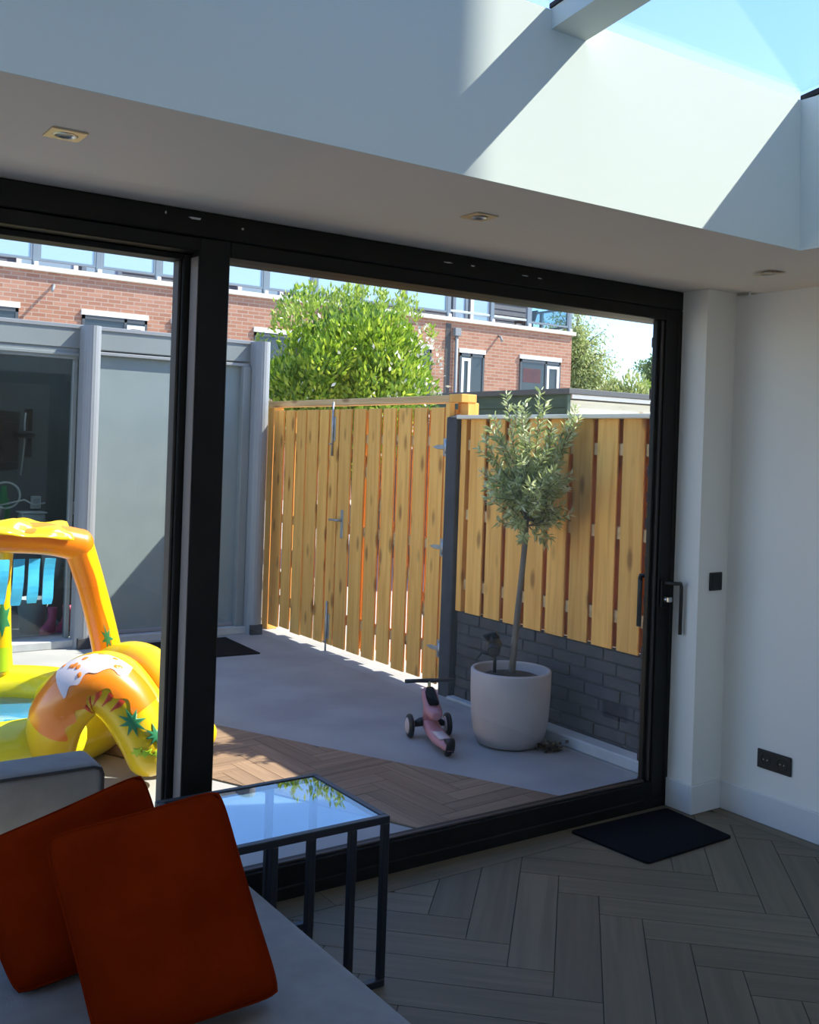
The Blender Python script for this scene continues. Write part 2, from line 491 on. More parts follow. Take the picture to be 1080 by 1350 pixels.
def thing(name, loc, label, cat, group=None, kind=None):
    o = bpy.data.objects.new(name, None)
    o.empty_display_size = 0.1
    COL.objects.link(o)
    o.location = loc
    return tag(o, label, cat, group, kind)

def struct(name, b, m, label=None, loc=None):
    o = b.build(name, m, None, loc)
    return tag(o, label, None, None, 'structure')

def struct_empty(name, loc, label=None):
    o = bpy.data.objects.new(name, None)
    COL.objects.link(o)
    o.location = loc
    return tag(o, label, None, None, 'structure')

def clip_poly(poly, a, b, c):
    """keep the side a*x+b*y<=c"""
    out = []
    for i in range(len(poly)):
        p, q = poly[i], poly[(i + 1) % len(poly)]
        dp, dq = a * p[0] + b * p[1] - c, a * q[0] + b * q[1] - c
        if dp <= 0: out.append(p)
        if dp * dq < 0:
            t = dp / (dp - dq)
            out.append((p[0] + t * (q[0] - p[0]), p[1] + t * (q[1] - p[1])))
    return out

def area(poly):
    return 0.5 * sum(poly[i][0] * poly[(i + 1) % len(poly)][1] - poly[(i + 1) % len(poly)][0] * poly[i][1] for i in range(len(poly)))

def herringbone(ang, w, n, bounds, cuts, gap):
    """plank outlines of a herringbone field (plank n*w long) clipped by half planes; yields poly, centre, rotation"""
    ca, sa = math.cos(ang), math.sin(ang)
    L = n * w
    res = []
    K = 60
    for i in range(-K, K):
        for j in range(-K, K):
            # horizontal and vertical plank of a herringbone cell
            ox = i * w + j * L
            oy = i * w - j * L
            for (x0, y0, x1, y1, d) in ((ox, oy, ox + L, oy + w, 0), (ox + L, oy + w - L, ox + L + w, oy + w, 1)):
                cx, cy = (x0 + x1) / 2, (y0 + y1) / 2
                X, Y = ca * cx - sa * cy + bounds[4], sa * cx + ca * cy + bounds[5]
                if X < bounds[0] - L or X > bounds[1] + L or Y < bounds[2] - L or Y > bounds[3] + L:
                    continue
                g = gap / 2
                pts = [(x0 + g, y0 + g), (x1 - g, y0 + g), (x1 - g, y1 - g), (x0 + g, y1 - g)]
                poly = [(ca * a - sa * b + bounds[4], sa * a + ca * b + bounds[5]) for a, b in pts]
                for c in cuts:
                    poly = clip_poly(poly, *c)
                    if len(poly) < 3: break
                if len(poly) < 3 or area(poly) < 0.002:
                    continue
                res.append((poly, (X, Y), ang + (math.pi / 2 if d else 0)))
    return res

def planks(parent, items, z0, z1, m):
    for poly, (X, Y), rot in items:
        c, s = math.cos(-rot), math.sin(-rot)
        b = MB()
        loc = [((p[0] - X) * c - (p[1] - Y) * s, (p[0] - X) * s + (p[1] - Y) * c) for p in poly]
        b.prism(loc, z0, z1)
        o = bpy.data.objects.new('plank', b.mesh('plank', m))
        COL.objects.link(o)
        o.parent = parent
        o.location = Vector((X, Y, 0)) - wloc(parent)
        o.rotation_euler = (0, 0, rot)

def leaf_mesh(name, m, pos, dirs, nrm, ln, wd, fold=0.15):
    """many pointed leaves (two triangles pairs folded on the midrib) in one mesh"""
    n = len(pos)
    side = np.cross(dirs, nrm)
    side /= np.linalg.norm(side, axis=1)[:, None] + 1e-9
    up = np.cross(side, dirs)
    ln = ln[:, None]; wd = wd[:, None]
    a = pos
    b = pos + dirs * ln * .45 + side * wd * .5 + up * wd * fold
    c = pos + dirs * ln
    d = pos + dirs * ln * .45 - side * wd * .5 + up * wd * fold
    V = np.stack([a, b, c, d], 1).reshape(-1, 3)
    me = bpy.data.meshes.new(name)
    me.vertices.add(4 * n)
    me.vertices.foreach_set('co', V.astype(np.float32).ravel())
    idx = np.arange(n)[:, None] * 4
    tri = np.concatenate([idx + 0, idx + 1, idx + 2, idx + 0, idx + 2, idx + 3], 1).ravel()
    me.loops.add(len(tri))
    me.loops.foreach_set('vertex_index', tri.astype(np.int32))
    me.polygons.add(2 * n)
    me.polygons.foreach_set('loop_start', (np.arange(2 * n) * 3).astype(np.int32))
    me.polygons.foreach_set('loop_total', np.full(2 * n, 3, np.int32))
    me.materials.append(MT[m])
    me.update(calc_edges=True)
    return me

def unit(a):
    return a / (np.linalg.norm(a, axis=1)[:, None] + 1e-9)

def rand_dir(n):
    return unit(rng.normal(size=(n, 3)))

def link_mesh(name, me, parent, loc):
    o = bpy.data.objects.new(name, me)
    COL.objects.link(o)
    o.parent = parent
    o.location = Vector(loc) - wloc(parent)
    return o

# ================================================================== the room
ZC = 2.335            # ceiling height
YG = 3.16             # inner face of the glazing frame
XR = 3.872            # right wall
GZ = -0.06            # patio level

# floor: a dark joint bed and every plank of the herringbone field on it
b = MB(); b.box(-3.2, 3.95, -4.2, YG + .02, -0.2, -0.006)
floor = struct('floor', b, 'oakjoint')
items = herringbone(R(46), 0.145, 5, (-0.6, 3.9, -0.2, 3.1, 2.2, 2.1),
                    [(1, 0, 3.795), (0, 1, 3.03), (-1, 0, 0.55), (0, -1, 0.15)], 0.003)
planks(floor, items, -0.006, 0.0, 'oak')
# straight border planks along the glazing and along the right wall, plus the plain field behind the camera
bp = []
x = -0.55
while x < 3.795:
    x2 = min(x + 1.2, 3.795)
    bp.append(([(x + .001, 3.033), (x2 - .001, 3.033), (x2 - .001, YG), (x + .001, YG)], ((x + x2) / 2, 3.1), 0.0))
    x = x2
y = YG
while y > -0.15:
    y2 = max(y - 1.2, -0.15)
    bp.append(([(3.798, y2 + .001), (XR, y2 + .001), (XR, y - .001), (3.798, y - .001)], (3.835, (y + y2) / 2), math.pi / 2))
    y = y2
planks(floor, bp, -0.006, 0.0, 'oak')
b = MB()
b.box(-3.2, -0.552, -4.2, YG, -0.006, 0.0).box(-0.552, XR, -4.2, -0.152, -0.006, 0.0)
o = b.build('floor_field', 'oak', floor)

# ceiling slab round the rooflight well (the well's walls are the slab's edges)
WX0, WX1, WY0, WY1, WZ = -2.2, 3.165, 0.62, 2.207, 2.86
b = MB()
b.box(-3.2, 4.02, WY1, 2.905, ZC, WZ)                       # soffit between well and glazing
b.box(-3.2, WX0, -4.2, WY1, ZC, WZ)
b.add([(WX1, -4.2, ZC), (4.02, -4.2, ZC), (4.02, WY1, ZC), (WX1, WY1, ZC),
       (WX1 - .022, -4.2, WZ), (4.02, -4.2, WZ), (4.02, WY1, WZ), (WX1 - .022, WY1, WZ)],
      [(0, 3, 2, 1), (4, 5, 6, 7), (0, 1, 5, 4), (1, 2, 6, 5), (2, 3, 7, 6), (3, 0, 4, 7)])
b.box(WX0, WX1 - .03, -4.2, WY0, ZC, WZ)
b.box(-3.2, 4.02, 2.913, 3.40, ZC + .012, WZ)               # stepped strip above the frame
b.box(-3.2, 4.02, 2.905, 2.913, ZC + .03, WZ)               # shadow gap
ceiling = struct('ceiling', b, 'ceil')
# painted lining of the well
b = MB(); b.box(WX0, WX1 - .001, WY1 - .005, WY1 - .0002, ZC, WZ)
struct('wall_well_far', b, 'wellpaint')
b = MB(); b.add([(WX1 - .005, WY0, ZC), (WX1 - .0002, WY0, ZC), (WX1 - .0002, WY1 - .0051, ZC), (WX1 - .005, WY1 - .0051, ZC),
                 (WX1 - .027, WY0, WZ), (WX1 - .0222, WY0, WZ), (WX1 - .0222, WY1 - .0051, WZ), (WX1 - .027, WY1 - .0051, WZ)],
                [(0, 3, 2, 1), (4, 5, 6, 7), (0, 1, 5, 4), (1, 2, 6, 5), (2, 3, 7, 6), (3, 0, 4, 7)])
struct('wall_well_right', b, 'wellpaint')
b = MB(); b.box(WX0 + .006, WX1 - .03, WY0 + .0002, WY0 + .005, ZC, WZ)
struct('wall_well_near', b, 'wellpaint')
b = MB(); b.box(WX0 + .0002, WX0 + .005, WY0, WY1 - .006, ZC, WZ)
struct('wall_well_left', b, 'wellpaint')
b = MB()
b.box(-3.2, 4.06, 3.30, 3.40, WZ, 2.96).box(3.94, 4.06, 0.5, 3.40, WZ, 2.96).box(-3.2, 4.06, 2.33, 3.30, WZ, 2.88)
b.box(3.26, 3.94, 0.5, 2.33, WZ, 2.88)
struct('trim_1', b, 'roofblack', 'dark roof edge of the extension above the glazing')

# walls
b = MB(); b.box(XR, 4.02, -4.2, 3.30, -0.1, ZC)
wall_right = struct('wall_right', b, 'plaster')
b = MB(); b.box(3.675, XR, 3.02, 3.17, -0.0, ZC + .012)
struct('wall_corner', b, 'plaster')
b = MB()
b.box(-3.2, -2.6, -4.3, -4.2, -0.1, ZC).box(1.9, 4.02, -4.3, -4.2, -0.1, ZC).box(-2.6, 1.9, -4.3, -4.2, -0.1, 0.25).box(-2.6, 1.9, -4.3, -4.2, 2.25, ZC)
struct('wall_back', b, 'plaster')
w3 = struct_empty('added_window', (0.5, -4.25, 0.45), 'added street-side window, unseen, for more daylight indoors')  # unseen window added to bring more daylight into the room
for xa, xb in ((-2.6, -2.53), (-0.385, -0.315), (1.83, 1.9)):
    b = MB(); b.cbox(xa, xb, -4.29, -4.22, 0.25, 2.25, .004); b.build('window_stile', 'whitepaint', w3)
for za, zb in ((0.25, 0.32), (2.18, 2.25)):
    b = MB(); b.cbox(-2.53, 1.83, -4.285, -4.225, za, zb, .004); b.build('window_rail', 'whitepaint', w3)
b = MB(); b.box(-2.53, 1.83, -4.257, -4.251, 0.32, 2.18); b.build('glass_pane', 'glass', w3)
b = MB(); b.box(-3.3, -3.2, -4.3, 3.4, -0.1, ZC)
struct('wall_left', b, 'plaster')
# main house standing over the back of the extension
b = MB(); b.box(-9, 5.76, -4.35, 0.50, 2.861, 7.6)
struct('wall_house', b, 'houseupper', 'upper storeys of the brick house behind the extension')

# skirting boards with a top bevel
def skirt(name, x0, x1, y0, y1, sx, sy):
    h = 0.125
    b = MB()
    b.cbox(x0, x1, y0, y1, 0.0, h + .004, .003)
    return struct(name, b, 'skirting')
skirt('baseboard_right', XR - .014, XR, -4.2, 3.006, -1, 0)
skirt('baseboard_corner', 3.661, XR, 3.006, 3.02, 0, -1)
skirt('baseboard_reveal', 3.661, 3.675, 3.0201, 3.158, -1, 0)

# brown-purple brick pier outside the jamb, brick by brick
b = MB(); b.box(3.81, 4.02, 3.305, 3.425, -0.3, 2.855)
pier = struct('wall_outer', b, 'mortar', 'dark brick pier outside the glazing')
bme = MB().cbox(-.105, .105, -.055, .055, -.026, .026, .005).mesh('brick', 'purplebrick')
z = -0.26
k = 0
while z < 2.78:
    for yy in (3.375,):
        jx = random.uniform(-.008, .008)
        inst('brick', bme, pier, (3.874 + jx + (0.008 if k % 2 else 0), yy, z + .026), 0)
    k += 1
    z += 0.0625

# ------------------------------------------------------------------ glazing
door = struct_empty('door_1', (2.5, YG, 0), 'black aluminium sliding glass door')
b = MB(); b.cbox(-3.2, 3.69, YG, 3.36, 2.262, 2.345, .004); b.cbox(-3.2, 3.69, YG + .012, 3.36, 2.215, 2.262, .004)
head = b.build('head_frame', 'frame', door)
b = MB(); b.cbox(-3.2, 3.69, YG + .0, 3.36, -0.06, 0.045, .004); b.cbox(-3.2, 3.69, YG + .012, 3.19, 0.045, 0.062, .003)
b.build('sill_frame', 'frame', door)
b = MB(); b.cbox(3.655, 3.80, YG, 3.30, 0.0, 2.262, .004)
b.build('jamb_frame', 'frame', door)
# sliding sash (inner track)
SY0, SY1 = 3.165, 3.235
b = MB(); b.cbox(1.323, 1.432, SY0, SY1, 0.04, 2.262, .004)
st = b.build('stile', 'frame', door)
b = MB(); b.cbox(1.3195, 1.3225, SY0 + .004, SY1 - .004, 0.06, 2.20, .001)
tag(b.build('daylit_edge', 'strip', st), 'side of the sliding sash with its daylight sheen painted in')
b = MB(); b.cbox(3.578, 3.662, SY0, SY1, 0.04, 2.262, .004)
b.build('stile', 'frame', door)
b = MB(); b.cbox(1.432, 3.578, SY0, SY1, 0.04, 0.118, .004)
b.build('bottom_rail', 'frame', door)
b = MB(); b.cbox(1.432, 3.578, SY0, SY1, 2.208, 2.262, .004)
b.build('top_rail', 'frame', door)
b = MB(); b.cbox(3.562, 3.5775, SY0 + .012, SY1 - .012, 0.118, 2.208, .003)
b.build('glazing_bead', 'bead', door)
b = MB(); b.cbox(3.543, 3.5615, SY0 + .026, SY1 - .016, 0.118, 2.208, .003)
b.build('glazing_bead', 'frame', door)
b = MB(); b.cbox(1.4325, 3.543, SY0 + .012, SY0 + .03, 0.1185, 0.127, .002)
b.build('glazing_bead', 'bead', door)
b = MB(); b.box(1.43, 3.55, 3.204, 3.210, 0.116, 2.211)
b.build('glass_pane', 'glass', door)
# door handles: D-shaped pull inside with a cylinder, another outside
b = MB()
b.cbox(3.590, 3.630, 3.153, 3.1645, 0.905, 1.035, .003)
hp = b.build('handle', 'frame', door)
b = MB(); b.tube([(3.61, 3.155, 1.018), (3.612, 3.10, 1.022), (3.650, 3.098, 1.02), (3.656, 3.098, 1.005), (3.656, 3.098, 0.79)], 0.0085, 8)
tag(b.build('handle_grip', 'bead', hp), 'dark bronze pull grip')
b = MB(); b.tube([(3.61, 3.156, 0.945), (3.61, 3.128, 0.945)], 0.012, 12); b.cbox(3.596, 3.624, 3.120, 3.129, 0.935, 0.957, .002)
tag(b.build('key_cylinder', 'steel', hp), 'steel lock cylinder with key')
b = MB(); b.tube([(3.62, 3.236, 1.035), (3.62, 3.29, 1.035), (3.603, 3.295, 1.035), (3.60, 3.295, 1.02), (3.60, 3.295, 0.80)], 0.011, 8)
b.build('outer_handle', 'frame', door)
# paint smears and chips on the head frame
for cx, cz, w, h in ((1.30, 2.318, .055, .011), (1.20, 2.322, .006, .012), (2.33, 2.308, .05, .006), (2.45, 2.310, .03, .008), (2.72, 2.305, .045, .005), (2.80, 2.303, .03, .007), (1.47, 2.309, .012, .010)):
    b = MB()
    n = 9
    pts = []
    for i in range(n):
        a = 2 * math.pi * i / n
        rr = random.uniform(.55, 1.0)
        pts.append((cx + w / 2 * rr * math.cos(a), cz + h / 2 * rr * math.sin(a)))
    b.add([(p[0], YG - .0012, p[1]) for p in pts] + [(p[0], YG + .0005, p[1]) for p in pts],
          [tuple(range(n))] + [(i, n + i, n + (i + 1) % n, (i + 1) % n) for i in range(n)])
    tag(b.build('paint_chip', 'chip', head), 'smear of white paint')

win = struct_empty('window_1', (0.0, 3.28, 0), 'large fixed pane left of the sliding door')
b = MB(); b.cbox(1.300, 1.40, 3.243, 3.33, 0.045, 2.215, .004); b.build('stile', 'frame', win)
b = MB(); b.cbox(-3.2, 1.30, 3.243, 3.33, 0.045, 0.10, .004); b.build('bottom_rail', 'frame', win)
b = MB(); b.cbox(-3.2, 1.30, 3.243, 3.33, 2.195, 2.215, .004); b.build('top_rail', 'frame', win)
b = MB(); b.cbox(1.290, 1.2995, 3.26, 3.31, 0.10, 2.195, .002); b.build('glazing_bead', 'bead', win)
b = MB(); b.box(-3.2, 1.302, 3.284, 3.290, 0.098, 2.197); b.build('glass_pane', 'glass', win)

# ------------------------------------------------------------------ rooflight
SL = math.tan(R(8.0))
roof = struct_empty('window_2', (1.0, 1.7, WZ), 'pitched glass rooflight over the ceiling well')
def zr(y): return WZ + (WY1 - y) * SL
YT = WY0 - .06
b = MB()
b.add([(-2.3, WY1 + .05, zr(WY1 + .05) + .018), (3.2, WY1 + .05, zr(WY1 + .05) + .018), (3.2, YT, zr(YT) + .018), (-2.3, YT, zr(YT) + .018),
       (-2.3, WY1 + .05, zr(WY1 + .05) + .026), (3.2, WY1 + .05, zr(WY1 + .05) + .026), (3.2, YT, zr(YT) + .026), (-2.3, YT, zr(YT) + .026)],
      [(0, 1, 2, 3), (7, 6, 5, 4), (0, 4, 5, 1), (1, 5, 6, 2), (2, 6, 7, 3), (3, 7, 4, 0)])
b.build('glass_pane', 'skyglass', roof)
def slope_bar(x0, x1, lo, hi, name, m):
    b = MB()
    ya, yb = WY1, WY0
    b.add([(x0, ya, zr(ya) + lo), (x1, ya, zr(ya) + lo), (x1, yb, zr(yb) + lo), (x0, yb, zr(yb) + lo),
           (x0, ya, zr(ya) + hi), (x1, ya, zr(ya) + hi), (x1, yb, zr(yb) + hi), (x0, yb, zr(yb) + hi)],
          [(0, 1, 2, 3), (7, 6, 5, 4), (0, 4, 5, 1), (1, 5, 6, 2), (2, 6, 7, 3), (3, 7, 4, 0)])
    return b.build(name, m, roof)
for xc in (2.03, 0.70, -0.63, -1.96):
    slope_bar(xc - .068, xc + .068, -.056, .004, 'rafter', 'wellpaint')
    slope_bar(xc - .074, xc - .03, .0041, .0175, 'glazing_bar', 'frame')
slope_bar(3.141, 3.155, .000, .0175, 'glazing_bar', 'frame')
# upstand on the right and at the back closing the gap under the raised glass
b = MB()
for xa, xb in ((3.156, 3.21), (-2.3, -2.2)):
    b.add([(xa, WY1, WZ - .01), (xb, WY1, WZ - .01), (xb, WY0, WZ - .01), (xa, WY0, WZ - .01),
           (xa, WY1, zr(WY1) + .017), (xb, WY1, zr(WY1) + .017), (xb, WY0, zr(WY0) + .017), (xa, WY0, zr(WY0) + .017)],
          [(0, 1, 2, 3), (7, 6, 5, 4), (0, 4, 5, 1), (1, 5, 6, 2), (2, 6, 7, 3), (3, 7, 4, 0)])
b.box(-2.3, 3.21, WY0 - .08, WY0, WZ, zr(WY0) + .017)
b.build('upstand', 'wellpaint', roof)

# ------------------------------------------------------------------ ground outside
b = MB(); b.box(-7, 4.40, YG + .2, 8.45, GZ - .3, GZ)
struct('patio', b, 'concrete', 'grey poured concrete patio')
b = MB(); b.box(-7, 4.3, 8.45, 11.0, GZ - .3, GZ + .004)
struct('veranda_floor', b, 'concrete', 'concrete floor under the veranda')
b = MB(); b.box(-60, 90, -20, 25.9, GZ - .5, GZ - .301).box(4.40, 60, -20, 25.9, GZ - .301, GZ - .012).box(-60, 4.40, 11.0, 25.9, GZ - .301, GZ - .012)
b.box(24.5, 90, 25.9, 90, GZ - .5, GZ - .012)
struct('ground', b, 'paving', 'paved ground of the alley and gardens behind the fence')

# ================================================================== fence and gate along the right side
XF = 4.14
post = thing('fence_post', (4.17, 5.47, GZ), 'dark concrete post between the wooden gate and the fence panel', 'post')
b = MB(); b.cbox(4.11, 4.23, 5.412, 5.530, GZ - .05, 1.80, .006)
b.add([(4.11, 5.412, 1.80), (4.23, 5.412, 1.80), (4.23, 5.53, 1.80), (4.11, 5.53, 1.80), (4.17, 5.47, 1.825)],
      [(0, 1, 4), (1, 2, 4), (2, 3, 4), (3, 0, 4)])
b.build('shaft', 'postgrey', post)

wp = thing('wooden_post', (4.29, 5.52, GZ), 'squared pine post rising above the dark concrete post', 'post')
b = MB(); b.cbox(4.236, 4.33, 5.46, 5.575, GZ - .02, 1.906, .004); b.build('shaft', 'fence', wp)

beam = thing('gate_beam', (4.2, 6.9, 1.906), 'long pine beam lying across the top of the gate', 'beam')
b = MB(); b.cbox(4.18, 4.30, 5.60, 8.36, 1.906, 1.957, .004); b.build('timber', 'fencebeam', beam)
b = MB(); b.cbox(4.175, 4.305, 5.455, 5.598, 1.906, 1.962, .004); b.build('end_block', 'fence', beam)

# --- fence panel
fp = thing('garden_fence', (4.17, 4.5, GZ), 'pine hit-and-miss fence panel on a dark stone base beside the glass door', 'fence')
fbme = MB().cbox(0, .016, -.078, .078, -.635, .635, .003).mesh('board', 'fence')
for k in range(10):
    yc = 5.225 - .1935 * k
    inst('board', fbme, fp, (XF, yc, 1.155))
bbme = MB().cbox(0, .016, -.094, .094, -.635, .635, .003).mesh('board', 'fence')
for k in range(-1, 10):  # first board added to stop sun through the end gap
    yc = 5.225 - .0968 - .1935 * k - (.012 if k < 0 else 0)
    inst('back_board', bbme, fp, (4.20, yc, 1.155))
b = MB(); b.cbox(XF, 4.18, 5.348, 5.405, .52, 1.79, .003); b.build('edge_post', 'fence', fp)
rme = MB().cbox(0, .042, 3.32, 5.345, -.035, .035, .003).mesh('rail', 'fencebeam')
for z in (.70, 1.16, 1.62):
    inst('rail', rme, fp, (XF + .017, 0, z))
b = MB(); b.cbox(4.10, 4.25, 3.30, 5.41, 1.79, 1.815, .004)
tag(b.build('cap', 'capwood', fp), 'pale pine capping strip')
b = MB(); b.box(4.165, 4.20, 3.30, 5.405, GZ - .05, .52)
base = b.build('base_panel', 'basebrick', fp)
tag(base, 'anthracite cast-stone base of the fence')
# cast stones of the base, each proud of the joints
rowh = .0715
stones = {}
for r in range(8):
    y = 5.40 - (0 if r % 2 else .13)
    first = True
    ya = 5.40
    while ya > 3.52:
        ln = .13 if (first and r % 2 == 0) else random.choice((.24, .27, .27, .30))
        first = False
        yb = max(ya - ln, 3.52)
        d = round(random.choice((.010, .014, .018)), 3)
        b = MB(); b.cbox(4.165 - d, 4.166, yb + .004, ya - .004, GZ + .008 + r * rowh, GZ + (r + 1) * rowh, .004)
        b.build('stone', 'basebrick', base)
        ya = yb
kerb = thing('concrete_kerb', (4.08, 4.3, GZ), 'low pale concrete kerb along the foot of the fence', 'kerb')
b = MB(); b.cbox(4.035, 4.145, 3.50, 4.60, GZ, 0.005, .008); b.cbox(4.085, 4.145, 4.605, 5.40, GZ, GZ + .018, .004)
b.build('kerb_body', 'kerb', kerb)

# --- gate: two leaves of upright boards
def gate_leaf(name, fronts, label, hinge_side, braces):
    y0, y1 = min(a for a, c in fronts), max(c for a, c in fronts)
    g = thing(name, (4.16, (y0 + y1) / 2, GZ), label, 'gate', 'leaves of the wooden gate')
    zb, zt = -.005, 1.872
    for a, c in fronts:
        jz = random.uniform(-.008, .008)
        b = MB(); b.cbox(XF, XF + .017, a, c, zb + jz, zt, .003)
        b.build('board', 'fence', g)
    srt = sorted(fronts)
    for i in range(len(srt) - 1):
        m = (srt[i][1] + srt[i + 1][0]) / 2
        hw = (srt[i + 1][1] - srt[i][0]) / 4 - .008
        b = MB(); b.cbox(XF + .062, XF + .078, m - hw, m + hw, zb + .012 + .05 * (i % 2), zt - .01, .003)
        b.build('back_board', 'fence', g)
    for z in (.22, .93, 1.64):
        b = MB(); b.cbox(XF + .018, XF + .061, y0 + .01, y1 - .01, z - .035, z + .035, .003)
        b.build('rail', 'fencebeam', g)
    for (ya, za, yb, zb2) in braces:
        b = MB()
        dv = Vector((0, yb - ya, zb2 - za)).normalized()
        nn = Vector((0, -dv.z, dv.y)) * .03
        pts = [Vector((0, ya, za)) - nn, Vector((0, ya, za)) + nn, Vector((0, yb, zb2)) + nn, Vector((0, yb, zb2)) - nn]
        xa, xb = XF + .020, XF + .059
        b.add([(xa, p.y, p.z) for p in pts] + [(xb, p.y, p.z) for p in pts],
              [(0, 1, 2, 3), (7, 6, 5, 4), (0, 4, 5, 1), (1, 5, 6, 2), (2, 6, 7, 3), (3, 7, 4, 0)])
        b.build('brace', 'fencebeam', g)
    return g
fa = [(7.934, 8.111), (7.736, 7.897), (7.536, 7.70), (7.331, 7.515), (7.159, 7.302), (6.999, 7.135), (6.812, 6.982)]
fb = [(6.605, 6.775), (6.395, 6.56), (6.195, 6.352), (5.996, 6.15), (5.80, 5.955), (5.60, 5.755)]
ga = gate_leaf('gate_leaf', fa, 'pine gate leaf with latch handle next to the veranda post', 1, [(8.06, .30, 6.86, 1.55)])
gb = gate_leaf('gate_leaf', fb, 'pine gate leaf hung on three hinges from the dark concrete post', -1, [(6.74, 1.55, 5.65, .30)])
b = MB(); b.cbox(XF + .005, XF + .05, 5.545, 5.592, 0.0, 1.90, .003); b.build('hanging_stile', 'fence', gb)
b = MB(); b.cbox(XF + .080, XF + .092, 6.70, 6.90, .02, 1.86, .003); b.build('sun_block_strip', 'fence', gb)  # added behind the gap between the leaves to stop a sun streak
b = MB(); b.cbox(XF + .062, XF + .078, 5.545, 5.64, .02, 1.86, .003); b.build('back_board', 'fence', gb)  # added behind the hinge gap to block the sun
for z in (1.60, .92, .235):
    b = MB()
    b.cbox(XF - .009, XF - .001, 5.534, 5.66, z - .014, z + .014, .002)
    b.tube([(XF - .012, 5.548, z - .045), (XF - .012, 5.548, z + .045)], .013, 10)
    b.cbox(XF - .006, XF + .001, 5.545, 5.59, z - .06, z + .06, .002)
    b.add([(XF - .007, 5.66, z - .014), (XF - .007, 5.66, z + .014), (XF - .007, 5.71, z), (XF - .001, 5.66, z - .014), (XF - .001, 5.66, z + .014), (XF - .001, 5.71, z)],
          [(0, 2, 1), (3, 4, 5), (0, 3, 5, 2), (1, 2, 5, 4)])
    tag(b.build('hinge', 'zinc', gb), 'galvanised strap hinge')
# latch handle with plates
b = MB(); b.cbox(XF - .006, XF - .0005, 6.875, 6.915, .86, 1.08, .003)
hd = b.build('handle_plate', 'zinc', ga)
b = MB(); b.tube([(XF - .004, 6.895, 1.0), (XF - .045, 6.895, 1.0), (XF - .05, 6.905, 1.0), (XF - .05, 7.01, .998)], .009, 8)
tag(b.build('handle_lever', 'zinc', hd), 'steel lever handle')
# drop bolts, top and bottom
for z0, z1 in ((1.50, 1.93), (GZ + .005, .34)):
    b = MB(); b.tube([(XF - .012, 7.07, z0), (XF - .012, 7.07, z1)], .008, 8)
    zm = (z0 + z1) / 2
    b.cbox(XF - .006, XF - .0005, 7.04, 7.10, zm - .10, zm + .10, .003)
    b.tube([(XF - .012, 7.07, zm - .12), (XF - .04, 7.07, zm - .12)], .006, 8)
    tag(b.build('drop_bolt', 'zinc', ga), 'galvanised drop bolt')

# slim pine corner post at the veranda end
cp = thing('wooden_post', (4.2, 8.17, GZ), 'narrow pine post where the gate meets the veranda', 'post')
b = MB(); b.cbox(4.14, 4.24, 8.125, 8.235, GZ, 1.90, .004); b.build('shaft', 'fence', cp)

# ================================================================== veranda at the back of the patio
YV = 8.0
ver = thing('veranda', (2.5, YV, GZ), 'grey aluminium veranda with fluted posts and a zip screen beside the gate', 'veranda')
def fluted(xc, y, r, z0, z1):
    """half-round fluted front, flat back"""
    pts = []
    n = 18
    for i in range(n + 1):
        a = math.pi + math.pi * i / n
        rr = r * (1 - (.02 if i % 2 else 0))
        pts.append((xc + rr * math.cos(a), y + rr * 1.05 * math.sin(a)))
    pts.append((xc + r, y + .09)); pts.append((xc - r, y + .09))
    return MB().prism(pts, z0, z1)
for xc in (2.477, 3.945):
    o = fluted(xc, YV + .0, .068, GZ, 2.452).build('post', 'verpost', ver)
    b = MB(); b.cbox(xc - .055, xc + .055, YV - .075, YV + .02, GZ, GZ + .085, .004)
    b.build('post_foot', 'postgrey', o)
b = MB()
b.cbox(-1.2, 4.02, YV + .091, YV + .26, 2.275, 2.452, .006)
gb_ = b.build('gutter_beam', 'verdark', ver)
b = MB(); b.cbox(-1.2, 4.02, YV + .081, YV + .0905, 2.43, 2.462, .003); b.build('gutter_lip', 'verpost', gb_)
b = MB(); b.cbox(2.55, 3.87, YV + .075, YV + .13, 2.235, 2.262, .004); b.build('screen_cassette', 'verpost', ver)
b = MB(); b.cbox(-1.2, 2.405, YV + .10, YV + .19, 2.19, 2.274, .004); b.cbox(-1.2, 2.405, YV + .085, YV + .10, 2.215, 2.24, .003); b.build('glass_rail', 'verdark', ver)
b = MB(); b.box(2.548, 3.80, YV + .115, YV + .119, .03, 2.235); tag(b.build('zip_screen', 'screen', ver), 'taut grey-green screen fabric')
b = MB(); b.cbox(3.80, 3.875, YV + .05, YV + .14, .0, 2.235, .004); b.build('screen_guide', 'verdark', ver)
b = MB(); b.cbox(2.548, 3.80, YV + .095, YV + .14, .005, .035, .004); b.build('bottom_bar', 'verpost', ver)
b = MB(); b.box(-1.2, 2.40, YV + .14, YV + .148, .03, 2.20); b.build('glass_pane', 'verglass', ver)
for xa, xb in ((2.372, 2.407), (.62, .66)):
    b = MB(); b.cbox(xa, xb, YV + .11, YV + .175, .0, 2.20, .004); b.build('glass_frame', 'verdark', ver)
b = MB(); b.cbox(-1.2, 3.90, YV + .02, YV + .24, GZ, 0.002, .005); tag(b.build('base_profile', 'kerb', ver), 'pale base profile on the concrete')
